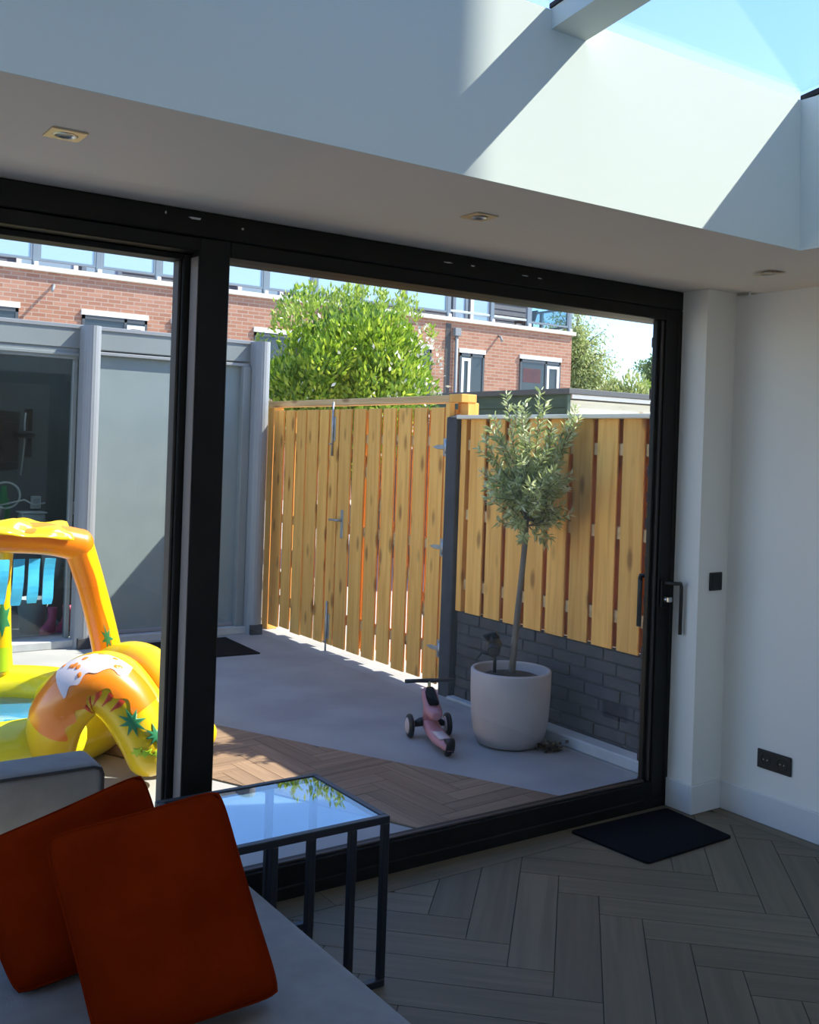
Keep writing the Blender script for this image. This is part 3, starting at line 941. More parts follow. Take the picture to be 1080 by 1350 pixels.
# roof
YB = 10.7
for i in range(6):
    xa = -1.2 + i * .86
    b = MB()
    b.add([(xa, YV + .2, 2.44), (xa + .855, YV + .2, 2.44), (xa + .855, YB, 2.62), (xa, YB, 2.62),
           (xa, YV + .2, 2.455), (xa + .855, YV + .2, 2.455), (xa + .855, YB, 2.635), (xa, YB, 2.635)],
          [(0, 3, 2, 1), (4, 5, 6, 7), (0, 1, 5, 4), (1, 2, 6, 5), (2, 3, 7, 6), (3, 0, 4, 7)])
    b.build('roof_panel', 'poly', ver)
for i in range(7):
    xa = -1.17 + i * .855
    b = MB()
    b.add([(xa - .03, YV + .25, 2.36), (xa + .03, YV + .25, 2.36), (xa + .03, YB, 2.535), (xa - .03, YB, 2.535),
           (xa - .03, YV + .25, 2.443), (xa + .03, YV + .25, 2.443), (xa + .03, YB, 2.617), (xa - .03, YB, 2.617)],
          [(0, 3, 2, 1), (4, 5, 6, 7), (0, 1, 5, 4), (1, 2, 6, 5), (2, 3, 7, 6), (3, 0, 4, 7)])
    b.build('rafter', 'verpost', ver)
b = MB(); b.box(-1.3, 4.0, YB, YB + .12, GZ, 2.66)
struct('wall_veranda_back', b, 'verwall')
b = MB(); b.box(3.90, 3.98, 8.265, YB, GZ, 2.42).box(-1.3, -1.2, 8.24, YB, GZ, 2.42)
struct('wall_veranda_sides', b, 'verwall')

# --- things inside the veranda
tv = thing('television', (2.42, 10.15, 1.5), 'black television on a swing-out wall arm inside the veranda', 'television')
ang = R(-58)
def rotp(x, y, z, c=(2.36, 10.05), a=ang):
    return (c[0] + x * math.cos(a) - y * math.sin(a), c[1] + x * math.sin(a) + y * math.cos(a), z)
def rbx(x0, x1, y0, y1, z0, z1, c, a):
    b = MB(); b.cbox(x0, x1, y0, y1, z0, z1, .006)
    b.v = [rotp(p[0], p[1], p[2], c, a) for p in b.v]
    return b
rbx(-.5, .5, -.022, .022, 1.24, 1.80, (2.30, 10.0), R(62)).build('panel', 'screenblack', tv)
rbx(-.25, .25, -.075, -.0225, 1.33, 1.70, (2.30, 10.0), R(62)).build('rear_housing', 'blackplastic', tv)
b = MB(); b.cbox(2.655, 2.70, 10.55, 10.698, 1.36, 1.84, .004)
b.tube([(2.40, 9.97, 1.585), (2.62, 10.25, 1.585), (2.675, 10.56, 1.585)], .035, 8)
b.build('wall_arm', 'blackplastic', tv)
cb = thing('tv_cable', (2.66, 10.6, 1.3), 'white cable hanging from the television wall arm', 'cable')
b = MB(); b.tube([(2.62, 10.50, 1.80), (2.61, 10.49, 1.70), (2.615, 10.49, 1.5), (2.60, 10.49, 1.3), (2.59, 10.5, 1.18)], .009, 6)
b.build('cable_body', 'whiteplastic', cb)
ct = thing('storage_counter', (2.1, 9.9, GZ), 'low grey counter standing along the veranda back wall', 'counter')
b = MB(); b.cbox(1.2, 2.82, 9.62, 10.5, .70, .745, .005); b.build('top', 'counter', ct)
b = MB(); b.cbox(1.24, 2.00, 9.66, 10.46, GZ + .005, .699, .005); b.cbox(2.015, 2.78, 9.66, 10.46, GZ + .005, .699, .005); b.build('body', 'verdark', ct)
mug = thing('steel_canister', (2.20, 9.75, .746), 'brushed steel canister on the veranda counter', 'canister')
b = MB(); b.lathe([(.062, .746), (.066, .75), (.066, .90), (.060, .905), (.060, .898), (.001, .897)], 2.205, 9.75, 24); b.build('body', 'steel', mug)
b = MB(); b.lathe([(.068, .9055), (.069, .915), (.05, .925), (.001, .926)], 2.205, 9.75, 24); b.build('lid', 'whiteplastic', mug)
sp = thing('garden_sprayer', (2.30, 9.95, .746), 'green spray bottle wound with white hose on the veranda counter', 'sprayer')
b = MB(); b.lathe([(.055, .746), (.058, .76), (.055, .95), (.03, 1.02), (.022, 1.10), (.001, 1.101)], 2.31, 9.95, 20); b.build('bottle', 'greenplastic', sp)
b = MB()
pts = []
for i in range(40):
    a = i / 39 * 2.2 * math.pi * 1.5
    pts.append((2.30 + .13 * math.cos(a), 9.86 - .0007 * i, 1.02 + .12 * math.sin(a)))
pts += [(2.47, 9.84, .98), (2.56, 9.84, .93), (2.66, 9.85, .95)]
b.tube(pts, .009, 6); b.build('hose', 'whiteplastic', sp)
bx_ = thing('plastic_tub', (2.55, 9.8, .746), 'pale translucent tub on the veranda counter', 'tub')
b = MB(); b.rbox(2.42, 2.64, 9.72, 9.90, .747, .86, .03, 3); b.build('body', 'bucket', bx_)
b = MB(); b.cbox(2.41, 2.65, 9.71, 9.91, .8605, .872, .004); b.build('lid', 'whiteplastic', bx_)
for (x, y, z, lab) in ((2.79, 10.69, .90, 'white double power socket on the veranda back wall above the counter'), (3.17, 10.69, .84, 'white power socket on the veranda back wall, the one nearer the zip screen')):
    s = thing('power_socket', (x, y, z), lab, 'socket')
    b = MB(); b.cbox(x - .05, x + .05, y - .03, y + .009, z - .065, z + .065, .006); b.build('plate', 'whiteplastic', s)
    b = MB(); b.cbox(x - .03, x + .03, y - .034, y - .0305, z - .04, z + .04, .002); b.build('face', 'bucket', s)
def aloe(name, x, y, z, n, ln, label, potm, pr, ph):
    t = thing(name, (x, y, z), label, 'plant')
    b = MB(); b.lathe([(pr * .75, z + .001), (pr, z + ph), (pr * .9, z + ph), (pr * .85, z + ph - .015), (.001, z + ph - .014)], x, y, 24); b.build('pot', potm, t)
    for i in range(n):
        a = 2 * math.pi * i / n + random.uniform(-.2, .2)
        el = random.uniform(.2, 1.1)
        L = ln * random.uniform(.7, 1.1)
        p0 = Vector((x, y, z + ph - .01))
        d = Vector((math.cos(a) * math.cos(el), math.sin(a) * math.cos(el), math.sin(el)))
        b = MB(); b.tube([p0, p0 + d * L * .5, p0 + d * L * .85 + Vector((0, 0, -.01)), p0 + d * L + Vector((0, 0, -.02))], [.014, .012, .006, .001], 6, flat=.4)
        b.build('leaf', 'succulent', t)
    return t
aloe('potted_aloe', 2.63, 9.38, .28, 14, .24, 'spiky potted aloe in a grey planter near the veranda socket', 'bucket', .12, .36)
pl = thing('plant_stand', (2.63, 9.38, GZ), 'small grey stand carrying the potted aloe in the veranda', 'stand')
b = MB(); b.cbox(2.48, 2.78, 9.23, 9.53, .24, .279, .004)
b.build('top', 'counter', pl)
for sx in (2.50, 2.74):
    for sy in (9.25, 9.49):
        b = MB(); b.cbox(sx, sx + .03, sy, sy + .03, GZ + .005, .2395, .003); b.build('leg', 'counter', pl)
bk = thing('white_bucket', (2.30, 8.80, GZ), 'white plastic bucket on the veranda floor next to the pink boots', 'bucket')
b = MB(); b.lathe([(.095, GZ + .005), (.12, GZ + .27), (.125, GZ + .275), (.125, GZ + .285), (.115, GZ + .285), (.092, GZ + .02), (.001, GZ + .018)], 2.30, 8.80, 28); b.build('body', 'bucket', bk)
b = MB(); b.tube([(2.30 + .125 * math.cos(t), 8.80 - .09 * math.sin(t), GZ + .27 - .12 * math.sin(t)) for t in [math.pi * i / 12 for i in range(13)]], .004, 6); b.build('handle', 'zinc', bk)
sk = thing('jute_sack', (2.68, 9.02, GZ), 'brown lumpy sack standing behind the pink boots', 'sack')
b = MB(); b.sphere((2.66, 9.02, GZ + .215), .15, 18, 12, (1.0, .8, 1.4)); b.build('body', 'sack', sk)
b = MB(); b.tube([(2.66, 9.02, GZ + .40), (2.66, 9.02, GZ + .45), (2.67, 9.02, GZ + .50)], [.05, .045, .08], 12); b.build('tied_neck', 'sack', sk)
def boot(x, y, rz, label):
    t = thing('rubber_boot', (x, y, GZ), label, 'boot', 'pink rubber boots')
    c, s = math.cos(rz), math.sin(rz)
    def T(px_, py_, pz_): return (x + px_ * c - py_ * s, y + px_ * s + py_ * c, GZ + .018 + pz_)
    rings = []
    for z, cx, rx_, ry in ((.0, .035, .075, .034), (.02, .035, .078, .037), (.05, .025, .066, .036), (.075, .005, .045, .035), (.11, -.008, .034, .034), (.17, -.01, .037, .037), (.20, -.01, .040, .040)):
        rings.append([T(cx + rx_ * math.cos(2 * math.pi * k / 16), ry * math.sin(2 * math.pi * k / 16), z) for k in range(16)])
    b = MB(); b.loft(rings); b.build('shaft', 'bootpink', t)
    b = MB(); b.loft([[T(.035 + .08 * math.cos(2 * math.pi * k / 16), .039 * math.sin(2 * math.pi * k / 16), z) for k in range(16)] for z in (-.012, -.0005)]); b.build('sole', 'bootpink', t)
boot(2.42, 8.66, R(205), 'pink rubber boot on the veranda floor, the one beside the white bucket')
boot(2.56, 8.72, R(215), 'pink rubber boot on the veranda floor, the one away from the bucket')

# mats
om = thing('door_mat', (3.25, 7.5, GZ), 'thin black mat on the patio in front of the zip screen', 'mat')
b = MB(); b.prism([(2.55, 7.28), (3.62, 7.20), (3.645, 7.90), (2.58, 7.95)], GZ, GZ + .010); b.build('pile', 'matblack', om)

# ================================================================== herringbone runner on the patio
run = thing('vinyl_runner', (2.75, 4.5, GZ), 'brown wood-look herringbone floor strip lying diagonally on the patio', 'floor strip')
dx, dy = .4436, -.8962                    # along the strip
nx, ny = .8962, .4436                     # across it
cR = nx * 3.423 + ny * 3.611
cL = nx * 2.596 + ny * 3.606
far = -(dx * 2.30 + dy * 5.75)
b = MB()
def strip_poly(in_=0.0):
    poly = [(-5, -5), (10, -5), (10, 12), (-5, 12)]
    for c in ((nx, ny, cR - in_), (-nx, -ny, -cL - in_), (0, -1, -3.44), (-dx, -dy, far)):
        poly = clip_poly(poly, *c)
    return poly
b.prism(strip_poly(-.003), GZ, GZ + .004)
b.build('backing', 'oakjoint', run)
its = herringbone(R(4), .105, 5, (1.6, 3.7, 3.2, 6.2, 2.6, 4.5),
                  [(nx, ny, cR), (-nx, -ny, -cL), (0, -1, -3.45), (-dx, -dy, far)], .003)
planks(run, its, GZ + .004, GZ + .008, 'runner')

# ================================================================== inflatable play pool
class Sweep:
    """round tube along a smooth path, with patches that lie on its skin"""
    def __init__(s, pts, rad, flat=1.0, up=(0, 1, 0), n=40, closed=False):
        P = [Vector(p) for p in pts]
        m = len(P)
        s.c, s.r = [], []
        N = n if closed else n - 1
        for i in range(n):
            t = i / n * m if closed else i / (n - 1) * (m - 1)
            k = int(math.floor(t)); f = t - k
            def g(a): return P[a % m] if closed else P[min(max(a, 0), m - 1)]
            def q(a): return rad[a % m] if closed else rad[min(max(a, 0), m - 1)]
            p0, p1, p2, p3 = g(k - 1), g(k), g(k + 1), g(k + 2)
            s.c.append(.5 * ((2 * p1) + (-p0 + p2) * f + (2 * p0 - 5 * p1 + 4 * p2 - p3) * f * f + (-p0 + 3 * p1 - 3 * p2 + p3) * f ** 3))
            s.r.append(q(k) * (1 - f) + q(k + 1) * f)
        s.n, s.closed, s.flat = n, closed, flat
        s.N, s.B = [], []
        for i in range(n):
            a = s.c[(i - 1) % n] if (closed or i > 0) else s.c[0]
            c = s.c[(i + 1) % n] if (closed or i < n - 1) else s.c[-1]
            t = (c - a).normalized()
            u = Vector(up)
            B = (u - t * u.dot(t)).normalized()      # side axis
            s.B.append(B); s.N.append(t.cross(B))
    def at(s, t, th, off=0.0):
        """t 0..1 along, th angle round; th=0 on the side axis"""
        x = t * s.n if s.closed else t * (s.n - 1)
        k = int(math.floor(x)); f = x - k
        k2 = k + 1
        if s.closed: k %= s.n; k2 %= s.n
        else: k = min(k, s.n - 1); k2 = min(k2, s.n - 1)
        c = s.c[k].lerp(s.c[k2], f); r = s.r[k] * (1 - f) + s.r[k2] * f + off
        B = s.B[k].lerp(s.B[k2], f); Nn = s.N[k].lerp(s.N[k2], f)
        return c + B * math.cos(th) * (r * s.flat if s.flat != 1 else r) + Nn * math.sin(th) * r
    def body(s, seg=20):
        b = MB()
        if not s.closed:
            rings = []
            e = 5
            for i in range(e):          # rounded ends
                a = (i + .15) / e * math.pi / 2
                d = (s.c[1] - s.c[0]).normalized()
                rings.append([s.c[0] - d * s.r[0] * .8 * math.cos(a) + (s.at(0, 2 * math.pi * k / seg) - s.c[0]) * math.sin(a) for k in range(seg)])
            rings += [[s.at(i / (s.n - 1), 2 * math.pi * k / seg) for k in range(seg)] for i in range(s.n)]
            for i in range(e - 1, -1, -1):
                a = (i + .15) / e * math.pi / 2
                d = (s.c[-1] - s.c[-2]).normalized()
                rings.append([s.c[-1] + d * s.r[-1] * .8 * math.cos(a) + (s.at(1, 2 * math.pi * k / seg) - s.c[-1]) * math.sin(a) for k in range(seg)])
            b.loft(rings)
        else:
            rings = [[s.at(i / s.n, 2 * math.pi * k / seg) for k in range(seg)] for i in range(s.n)]
            rings.append(rings[0])
            b.loft(rings, True, False)
        return b
    def patch(s, poly, off=.003, sub=6):
        """polygon in (t, theta), fanned from its middle in small steps so that it hugs the skin"""
        cx = sum(p[0] for p in poly) / len(poly); cy = sum(p[1] for p in poly) / len(poly)
        vs = [s.at(cx, cy, off)]
        n = len(poly)
        for j in range(1, sub + 1):
            f = j / sub
            for p in poly:
                vs.append(s.at(cx + (p[0] - cx) * f, cy + (p[1] - cy) * f, off if j < sub else off * .3))
        fs = [(0, 1 + i, 1 + (i + 1) % n) for i in range(n)]
        for j in range(sub - 1):
            for i in range(n):
                a, c = 1 + j * n + i, 1 + j * n + (i + 1) % n
                fs.append((a, a + n, c + n, c))
        return MB().add(vs, fs, True)
    def band(s, t0, t1, a0, a1, off=.003, nt=24, na=12, wob=0.0):
        vs, fs = [], []
        for i in range(nt + 1):
            for j in range(na + 1):
                f = j / na
                aa0 = a0 + wob * math.sin(i * 1.3); aa1 = a1 + wob * math.sin(i * 0.9 + 1)
                vs.append(s.at(t0 + (t1 - t0) * i / nt, aa0 + (aa1 - aa0) * f, off))
        for i in range(nt):
            for j in range(na):
                a = i * (na + 1) + j
                fs.append((a, a + 1, a + na + 2, a + na + 1))
        return MB().add(vs, fs, True)

def star(cx, cy, rx_, ry, k, inner=.35, ph=0.0):
    p = []
    for i in range(2 * k):
        a = math.pi * i / k + ph
        q = 1.0 if i % 2 == 0 else inner
        p.append((cx + rx_ * q * math.cos(a), cy + ry * q * math.sin(a)))
    return p

PX, PY = 1.20, 5.74
pool = thing('inflatable_play_pool', (PX, PY, GZ), 'yellow and orange inflatable play pool with arch, slide and blue hanging strips', 'paddling pool')
ring = Sweep([(PX + .70 * math.cos(a), PY + .66 * math.sin(a), GZ + .14) for a in [2 * math.pi * i / 16 for i in range(16)]], [.14] * 16, n=72, closed=True, up=(0, 0, 1))
ro = ring.body(22).build('ring', 'limepvc', pool)
b = MB(); b.lathe([(.001, GZ + .002), (.60, GZ + .002)], 0, 0, 48, False)
b.v = [(PX + p[0] * 1.0, PY + p[1] * .95, p[2]) for p in b.v]; b.build('liner', 'bluepvc', pool)
b = MB(); b.lathe([(.001, GZ + .125), (.575, GZ + .125), (.58, GZ + .12)], 0, 0, 48, False)
b.v = [(PX + p[0] * 1.0, PY + p[1] * .94, p[2]) for p in b.v]; tag(b.build('water', 'water', pool), 'blue water in the ring')
# inner blue wall band of the ring
# prints on the front of the ring: angle a of the ring -> t = a/2pi ; front is around 270..300 degrees
for a_deg, th, sx, sy, k, m, nm in ((278, -1.9, .022, .55, 7, 'greenprint', 'palm_print'), (300, -1.9, .015, .4, 7, 'greenprint', 'palm_print')):
    ring.patch(star(a_deg / 360, th + math.pi * .0, sx, sy, k), .003).build(nm, m, ro)
heart = []
for i in range(24):
    a = 2 * math.pi * i / 24
    hx = 16 * math.sin(a) ** 3; hy = 13 * math.cos(a) - 5 * math.cos(2 * a) - 2 * math.cos(3 * a) - math.cos(4 * a)
    heart.append((284 / 360 + hx * .0007, -1.75 + hy * .016))
ring.patch(heart, .003).build('heart_print', 'greyprint', ro)

# hump (dinosaur-like saddle) over the front of the ring
hump = Sweep([(1.42, 5.03, .09), (1.425, 4.94, .25), (1.49, 4.87, .375), (1.58, 4.82, .42), (1.68, 4.77, .345), (1.765, 4.71, .19), (1.80, 4.68, .085)],
             [.12, .13, .135, .135, .13, .125, .115], flat=1.15, n=48)
hm = hump.body(24).build('hump', 'yellowpvc', pool)
hump.band(.16, .74, 1.0, 3.25, .003, 36, 16, .12).build('saddle', 'orangepvc', hm)
hump.band(.34, .60, 1.15, 2.5, .0055, 24, 12, .08).build('spotted_patch', 'whiteprint', hm)
for i in range(13):
    t = .365 + .21 * random.random(); th = 1.3 + 1.05 * random.random()
    hump.patch([(t + .014 * math.cos(a), th + .13 * math.sin(a)) for a in [2 * math.pi * j / 9 for j in range(9)]], .008, 2).build('spot', 'orangepvc', hm)
for i in range(5):
    t = .40 + .065 * i
    hump.patch([(t - .016, 3.25), (t + .016, 3.25), (t + .020, 3.5), (t + .002, 3.9), (t - .010, 3.5)], .0045, 3).build('stripe', 'redprint', hm)
for t, th, sx, sy in ((.76, 3.5, .068, .50), (.86, 3.0, .062, .46), (.90, 2.5, .055, .42)):
    hump.patch(star(t, th, sx, sy, 8, .38, .2), .006).build('palm_print', 'greenprint', hm)
for t, th in ((.93, 3.6), (.96, 3.2), (.90, 3.9), (.97, 2.8)):
    hump.patch(star(t, th, .035, .32, 5, .45, .4), .0045).build('grass_print', 'limeprint', hm)
# slide: orange bed between yellow side tubes
sl_c = [(1.66, 5.62, .20), (1.78, 5.42, .36), (1.89, 5.24, .38), (1.97, 5.08, .25), (2.03, 4.95, .10), (2.06, 4.88, .055)]
off = Vector((.75, .62, 0)).normalized()
for sgn, w in ((-1, .13), (1, .15)):
    pts = [Vector(p) + off * sgn * w for p in sl_c]
    Sweep(pts, [.085, .095, .10, .10, .095, .09], n=36, up=(.77, .64, 0)).body(18).build('slide_side', 'yellowpvc', pool)
b = MB()
rows = []
bed = Sweep(sl_c, [.05] * 6, n=30, up=(.77, .64, 0))
for i in range(30):
    rows.append([bed.c[i] + off * w + Vector((0, 0, .035 + .02 * math.cos(w * 40) + (-.02 if abs(w) < .06 else 0))) for w in [-.12 + .24 * j / 12 for j in range(13)]])
vs = [p for r in rows for p in r] + [p - Vector((0, 0, .02)) for r in rows for p in r]
fs = []
nR = len(rows) * 13
for i in range(29):
    for j in range(12):
        a = i * 13 + j
        fs.append((a, a + 1, a + 14, a + 13)); fs.append((nR + a, nR + a + 13, nR + a + 14, nR + a + 1))
b.add(vs, fs, True); b.build('slide_bed', 'orangepvc', pool)
# arch with canopy
YA = 5.92
leg = Sweep([(2.015, YA, .19), (1.965, YA, .42), (1.88, YA, .72), (1.80, YA, .95)], [.085, .08, .078, .085], n=30, up=(0, -1, 0))
lg = leg.body(18).build('arch_leg', 'yellowpvc', pool)
leg.band(.05, .99, -2.8, .12, .003, 20, 12, .05).build('orange_face', 'orangepvc', lg)
leg.patch(star(.35, -.1, .10, .45, 7, .4), .005).build('palm_print', 'greenprint', lg)
leg.patch(star(.18, -1.6, .08, .4, 6, .4), .006).build('palm_print', 'greenprint', lg)
leg.band(.0, .16, -.9, .9, .004, 6, 8, .0).build('grass_print', 'limeprint', lg)
top = Sweep([(1.80, YA, .965), (1.62, YA - .01, 1.005), (1.35, YA - .01, 1.02), (1.0, YA, 1.02), (.72, YA, .985), (.56, YA, .93)], [.095, .09, .085, .085, .09, .095], n=40, up=(0, -1, 0))
top.body(18).build('arch_top', 'orangepvc', pool)
Sweep([(.57, YA, .93), (.49, YA, .65), (.42, YA, .38), (.38, YA, .2)], [.085, .08, .08, .085], n=24, up=(0, -1, 0)).body(18).build('arch_leg', 'yellowpvc', pool)
b = MB(); b.sphere((1.815, YA - .035, .965), .052, 16, 10, (1, .8, 1)); b.build('valve', 'orangepvc', pool)
# crumpled yellow sheet over the arch
vs, fs = [], []
nu, nv = 40, 16
for i in range(nu + 1):
    u = i / nu
    x = .60 + 1.13 * u
    for j in range(nv + 1):
        w = j / nv
        a = -1.15 + 2.3 * w
        rr = .115 + .016 * math.sin(9 * u + 5 * w) * math.sin(13 * w + 4 * u) + .012 * math.sin(31 * u - 7 * w)
        zt = .985 + .04 * math.sin(math.pi * u)
        vs.append((x, YA + .02 + math.sin(a) * rr * 1.6, zt + math.cos(a) * rr - .02))
for i in range(nu):
    for j in range(nv):
        a = i * (nv + 1) + j
        fs.append((a, a + nv + 1, a + nv + 2, a + 1))
o = MB().add(vs, fs, True).build('canopy_sheet', 'yellowpvc', pool)
sm = o.modifiers.new('thickness', 'SOLIDIFY'); sm.thickness = .006
# blue strips
for i in range(10):
    xx = 1.615 - .083 * i
    L = .25 - .01 * (i % 2)
    vs, fs = [], []
    for r in range(9):
        f = r / 8
        zz = .905 - L * f
        yy = YA - .09 - .02 * f + .01 * math.sin(f * 5 + i)
        w = .029 if r < 8 else .024
        for s_ in (-1, 1):
            vs.append((xx + s_ * w - .02 * f, yy, zz))
    fs = [(2 * r, 2 * r + 1, 2 * r + 3, 2 * r + 2) for r in range(8)]
    o = MB().add(vs, fs, False).build('hanging_strip', 'bluepvc', pool)
    sm = o.modifiers.new('thickness', 'SOLIDIFY'); sm.thickness = .010; sm.offset = 0
# palm-trunk column behind the strips
trunk = Sweep([(1.47, 6.30, .2), (1.46, 6.28, .45), (1.44, 6.22, .75), (1.43, 6.12, .98)], [.075, .065, .06, .06], n=24, up=(0, -1, 0))
tk = trunk.body(16).build('column', 'yellowpvc', pool)
trunk.patch(star(.42, 0, .13, 1.0, 6, .5), .004).build('palm_print', 'greenprint', tk)
trunk.band(.02, .22, -1.2, 1.2, .003, 6, 8, .1).build('grass_print', 'limeprint', tk)
t2 = Sweep([(1.33, 6.28, .2), (1.33, 6.26, .45), (1.33, 6.2, .75), (1.33, 6.12, .98)], [.07, .06, .06, .06], n=24, up=(0, -1, 0))
tk = t2.body(16).build('column', 'limepvc', pool)
t2.patch(star(.45, .2, .13, 1.0, 6, .5), .004).build('palm_print', 'greenprint', tk)

# ================================================================== ride-on scooter
SC = Vector((3.327, 4.345, GZ))                    # rear wheel contact
hd_ = Vector((.34, .94, 0)).normalized(); sd = Vector((hd_.y, -hd_.x, 0))
def sp_(f, s, z): return SC + hd_ * f + sd * s + Vector((0, 0, z))
scoot = thing('ride_on_scooter', SC[:], 'small pink ride-on scooter with black seat pad and handlebar on the patio', 'scooter')
def wheel(f, s, r, w, name, disc=True):
    b = MB()
    rings = []
    for q, rr in ((-w, r * .72), (-w * .8, r * .95), (-w * .3, r), (w * .3, r), (w * .8, r * .95), (w, r * .72)):
        rings.append([sp_(f, s, r) + sd * q + hd_ * rr * math.cos(2 * math.pi * k / 24) + Vector((0, 0, rr * math.sin(2 * math.pi * k / 24))) for k in range(24)])
    b.loft(rings)
    o = b.build(name, 'blackplastic', scoot)
    if disc:
        for e in (-1, 1):
            b = MB(); c = sp_(f, s, r) + sd * e * (w + .001)
            b.loft([[c + sd * e * q + hd_ * rr * math.cos(2 * math.pi * k / 20) + Vector((0, 0, rr * math.sin(2 * math.pi * k / 20))) for k in range(20)] for q, rr in ((0, r * .7), (.004, r * .6), (.006, r * .2))])
            b.build('wheel_disc', 'palepink', o)
wheel(.42, -.112, .066, .014, 'front_wheel')
wheel(.42, .112, .066, .014, 'front_wheel')
wheel(.045, 0, .045, .016, 'rear_wheel', False)
# deck: narrow at the tail, wider at the front
rings = []
for f, w, z, h in ((.0, .022, .055, .02), (.06, .036, .055, .03), (.16, .050, .055, .03), (.27, .048, .06, .034), (.35, .042, .075, .05), (.42, .04, .10, .06)):
    rings.append([sp_(f, sx * w, z + sz * h) for sx, sz in ((-1, -.5), (-.6, -.9), (.6, -.9), (1, -.5), (1, .3), (.6, .6), (-.6, .6), (-1, .3))])
MB().loft(rings).build('deck', 'pink', scoot)
rings = [[sp_(.09 + .18 * i / 4, sx * .032, .0745 + z) for sx, z in ((-1, 0), (1, 0), (1, .004), (-1, .004))] for i in range(5)]
MB().loft(rings).build('deck_grip', 'palepink', scoot)
rings = []
for i in range(7):
    a = R(-20) + R(150) * i / 6
    rings.append([sp_(.045 - .06 * math.cos(a - .6), sx * .024, .045 + .058 * math.sin(a)) for sx in (-1, 1)])
vs = [p for r in rings for p in r]; fs = [(2 * i, 2 * i + 1, 2 * i + 3, 2 * i + 2) for i in range(6)]
o = MB().add(vs, fs, True).build('brake_guard', 'blackplastic', scoot)
sm = o.modifiers.new('thickness', 'SOLIDIFY'); sm.thickness = .006
b = MB(); b.tube([sp_(.42, -.098, .07), sp_(.42, -.05, .085), sp_(.42, .05, .085), sp_(.42, .098, .07)], [.014, .026, .026, .014], 12)
b.build('front_axle', 'blackplastic', scoot)
b = MB(); b.tube([sp_(.40, 0, .10), sp_(.395, 0, .16), sp_(.40, 0, .20)], [.045, .042, .04], 14); b.build('head_tube', 'pink', scoot)
# folded seat: pink shell with a black pad
rings = []
for f, w, z, h in ((.27, .02, .150, .02), (.285, .040, .155, .026), (.33, .052, .165, .03), (.38, .050, .195, .028), (.42, .048, .235, .024), (.445, .040, .262, .016), (.452, .02, .270, .006)):
    rings.append([sp_(f, sx * w, z + sz * h) for sx, sz in ((-1, 0), (-.7, -.8), (0, -1), (.7, -.8), (1, 0), (.7, .8), (0, 1), (-.7, .8))])
MB().loft(rings).build('seat_shell', 'pink', scoot)
rings = []
for f, w, z in ((.335, .026, .202), (.35, .032, .212), (.39, .033, .233), (.425, .030, .258), (.44, .02, .272)):
    rings.append([sp_(f - .012 + dz * -.3, sx * w, z + dz) for sx, dz in ((-1, 0), (1, 0), (.8, .012), (-.8, .012))])
MB().loft(rings).build('seat_pad', 'matblack', scoot)
b = MB(); b.tube([sp_(.43, 0, .24), sp_(.44, 0, .31)], .009, 10); b.build('stem', 'gold', scoot)
b = MB(); b.tube([sp_(.425, -.145, .318), sp_(.44, -.07, .316), sp_(.445, 0, .314), sp_(.44, .07, .316), sp_(.425, .145, .318)], [.012, .011, .013, .011, .012], 10)
b.build('handlebar', 'blackplastic', scoot)

# ================================================================== pot with olive tree
PC = (3.80, 4.42)
pot = thing('plant_pot', (PC[0], PC[1], GZ), 'large lilac-grey round pot holding the olive tree', 'pot')
b = MB(); b.lathe([(.150, GZ), (.182, GZ + .012), (.205, GZ + .07), (.219, GZ + .16), (.226, GZ + .30), (.228, .352), (.224, .360), (.210, .361), (.205, .352), (.203, .29), (.001, .288)], PC[0], PC[1], 56)
b.build('body', 'pot', pot)
b = MB(); b.lathe([(.2025, .302), (.15, .322), (.08, .330), (.001, .335)], PC[0], PC[1], 36, False)
b.build('soil', 'soil', pot)
ol = thing('olive_tree', (PC[0], PC[1], .33), 'young standard olive tree with a round silvery green crown', 'tree')
tp = [(3.802, 4.42, .30), (3.822, 4.42, .55), (3.842, 4.415, .80), (3.862, 4.41, 1.05), (3.868, 4.408, 1.20), (3.87, 4.405, 1.38)]
b = MB(); b.tube(tp, [.021, .018, .017, .0155, .014, .009], 10); b.build('trunk', 'bark', ol)
CC = np.array([3.855, 4.41, 1.50])
b = MB()
tips = []
for i in range(105):
    d = Vector(rand_dir(1)[0]); d.z = d.z * .9 + .35; d.normalize()
    L = random.uniform(.16, .30)
    p0 = Vector((3.868, 4.407, random.uniform(1.16, 1.42)))
    if d.z < .2: L *= .85
    p1 = p0 + d * L * .5 + Vector((0, 0, .02)); p2 = p0 + d * L + Vector((0, 0, .05))
    tips.append((p0, p1, p2))
for dxv, dyv, zt in ((-.10, .07, 1.90), (-.02, .0, 1.86), (.04, -.06, 1.93), (-.16, .1, 1.78), (.18, -.12, 1.76), (.22, -.16, 1.84), (.10, -.1, 1.74), (-.2, .13, 1.66), (.0, .05, 1.80)):
    p0 = Vector((3.868 + dxv * .2, 4.407 + dyv * .2, 1.36)); p2 = Vector((3.845 + dxv, 4.405 + dyv, zt))
    tips.append((p0, (p0 + p2) / 2 + Vector((dxv * .1, dyv * .1, 0)), p2))
    tips.append((p0, (p0 + p2) / 2 + Vector((dxv * .1, dyv * .1, 0)), p2 + Vector((random.uniform(-.05, .05), random.uniform(-.05, .05), -.06))))
tips = [t for t in tips if t[2].x < 4.11]
for t in tips:
    b.tube(t, [.004, .003, .0012], 5)
tag(b.build('branches', 'bark', ol), None, None, None, 'stuff')
pos, dr = [], []
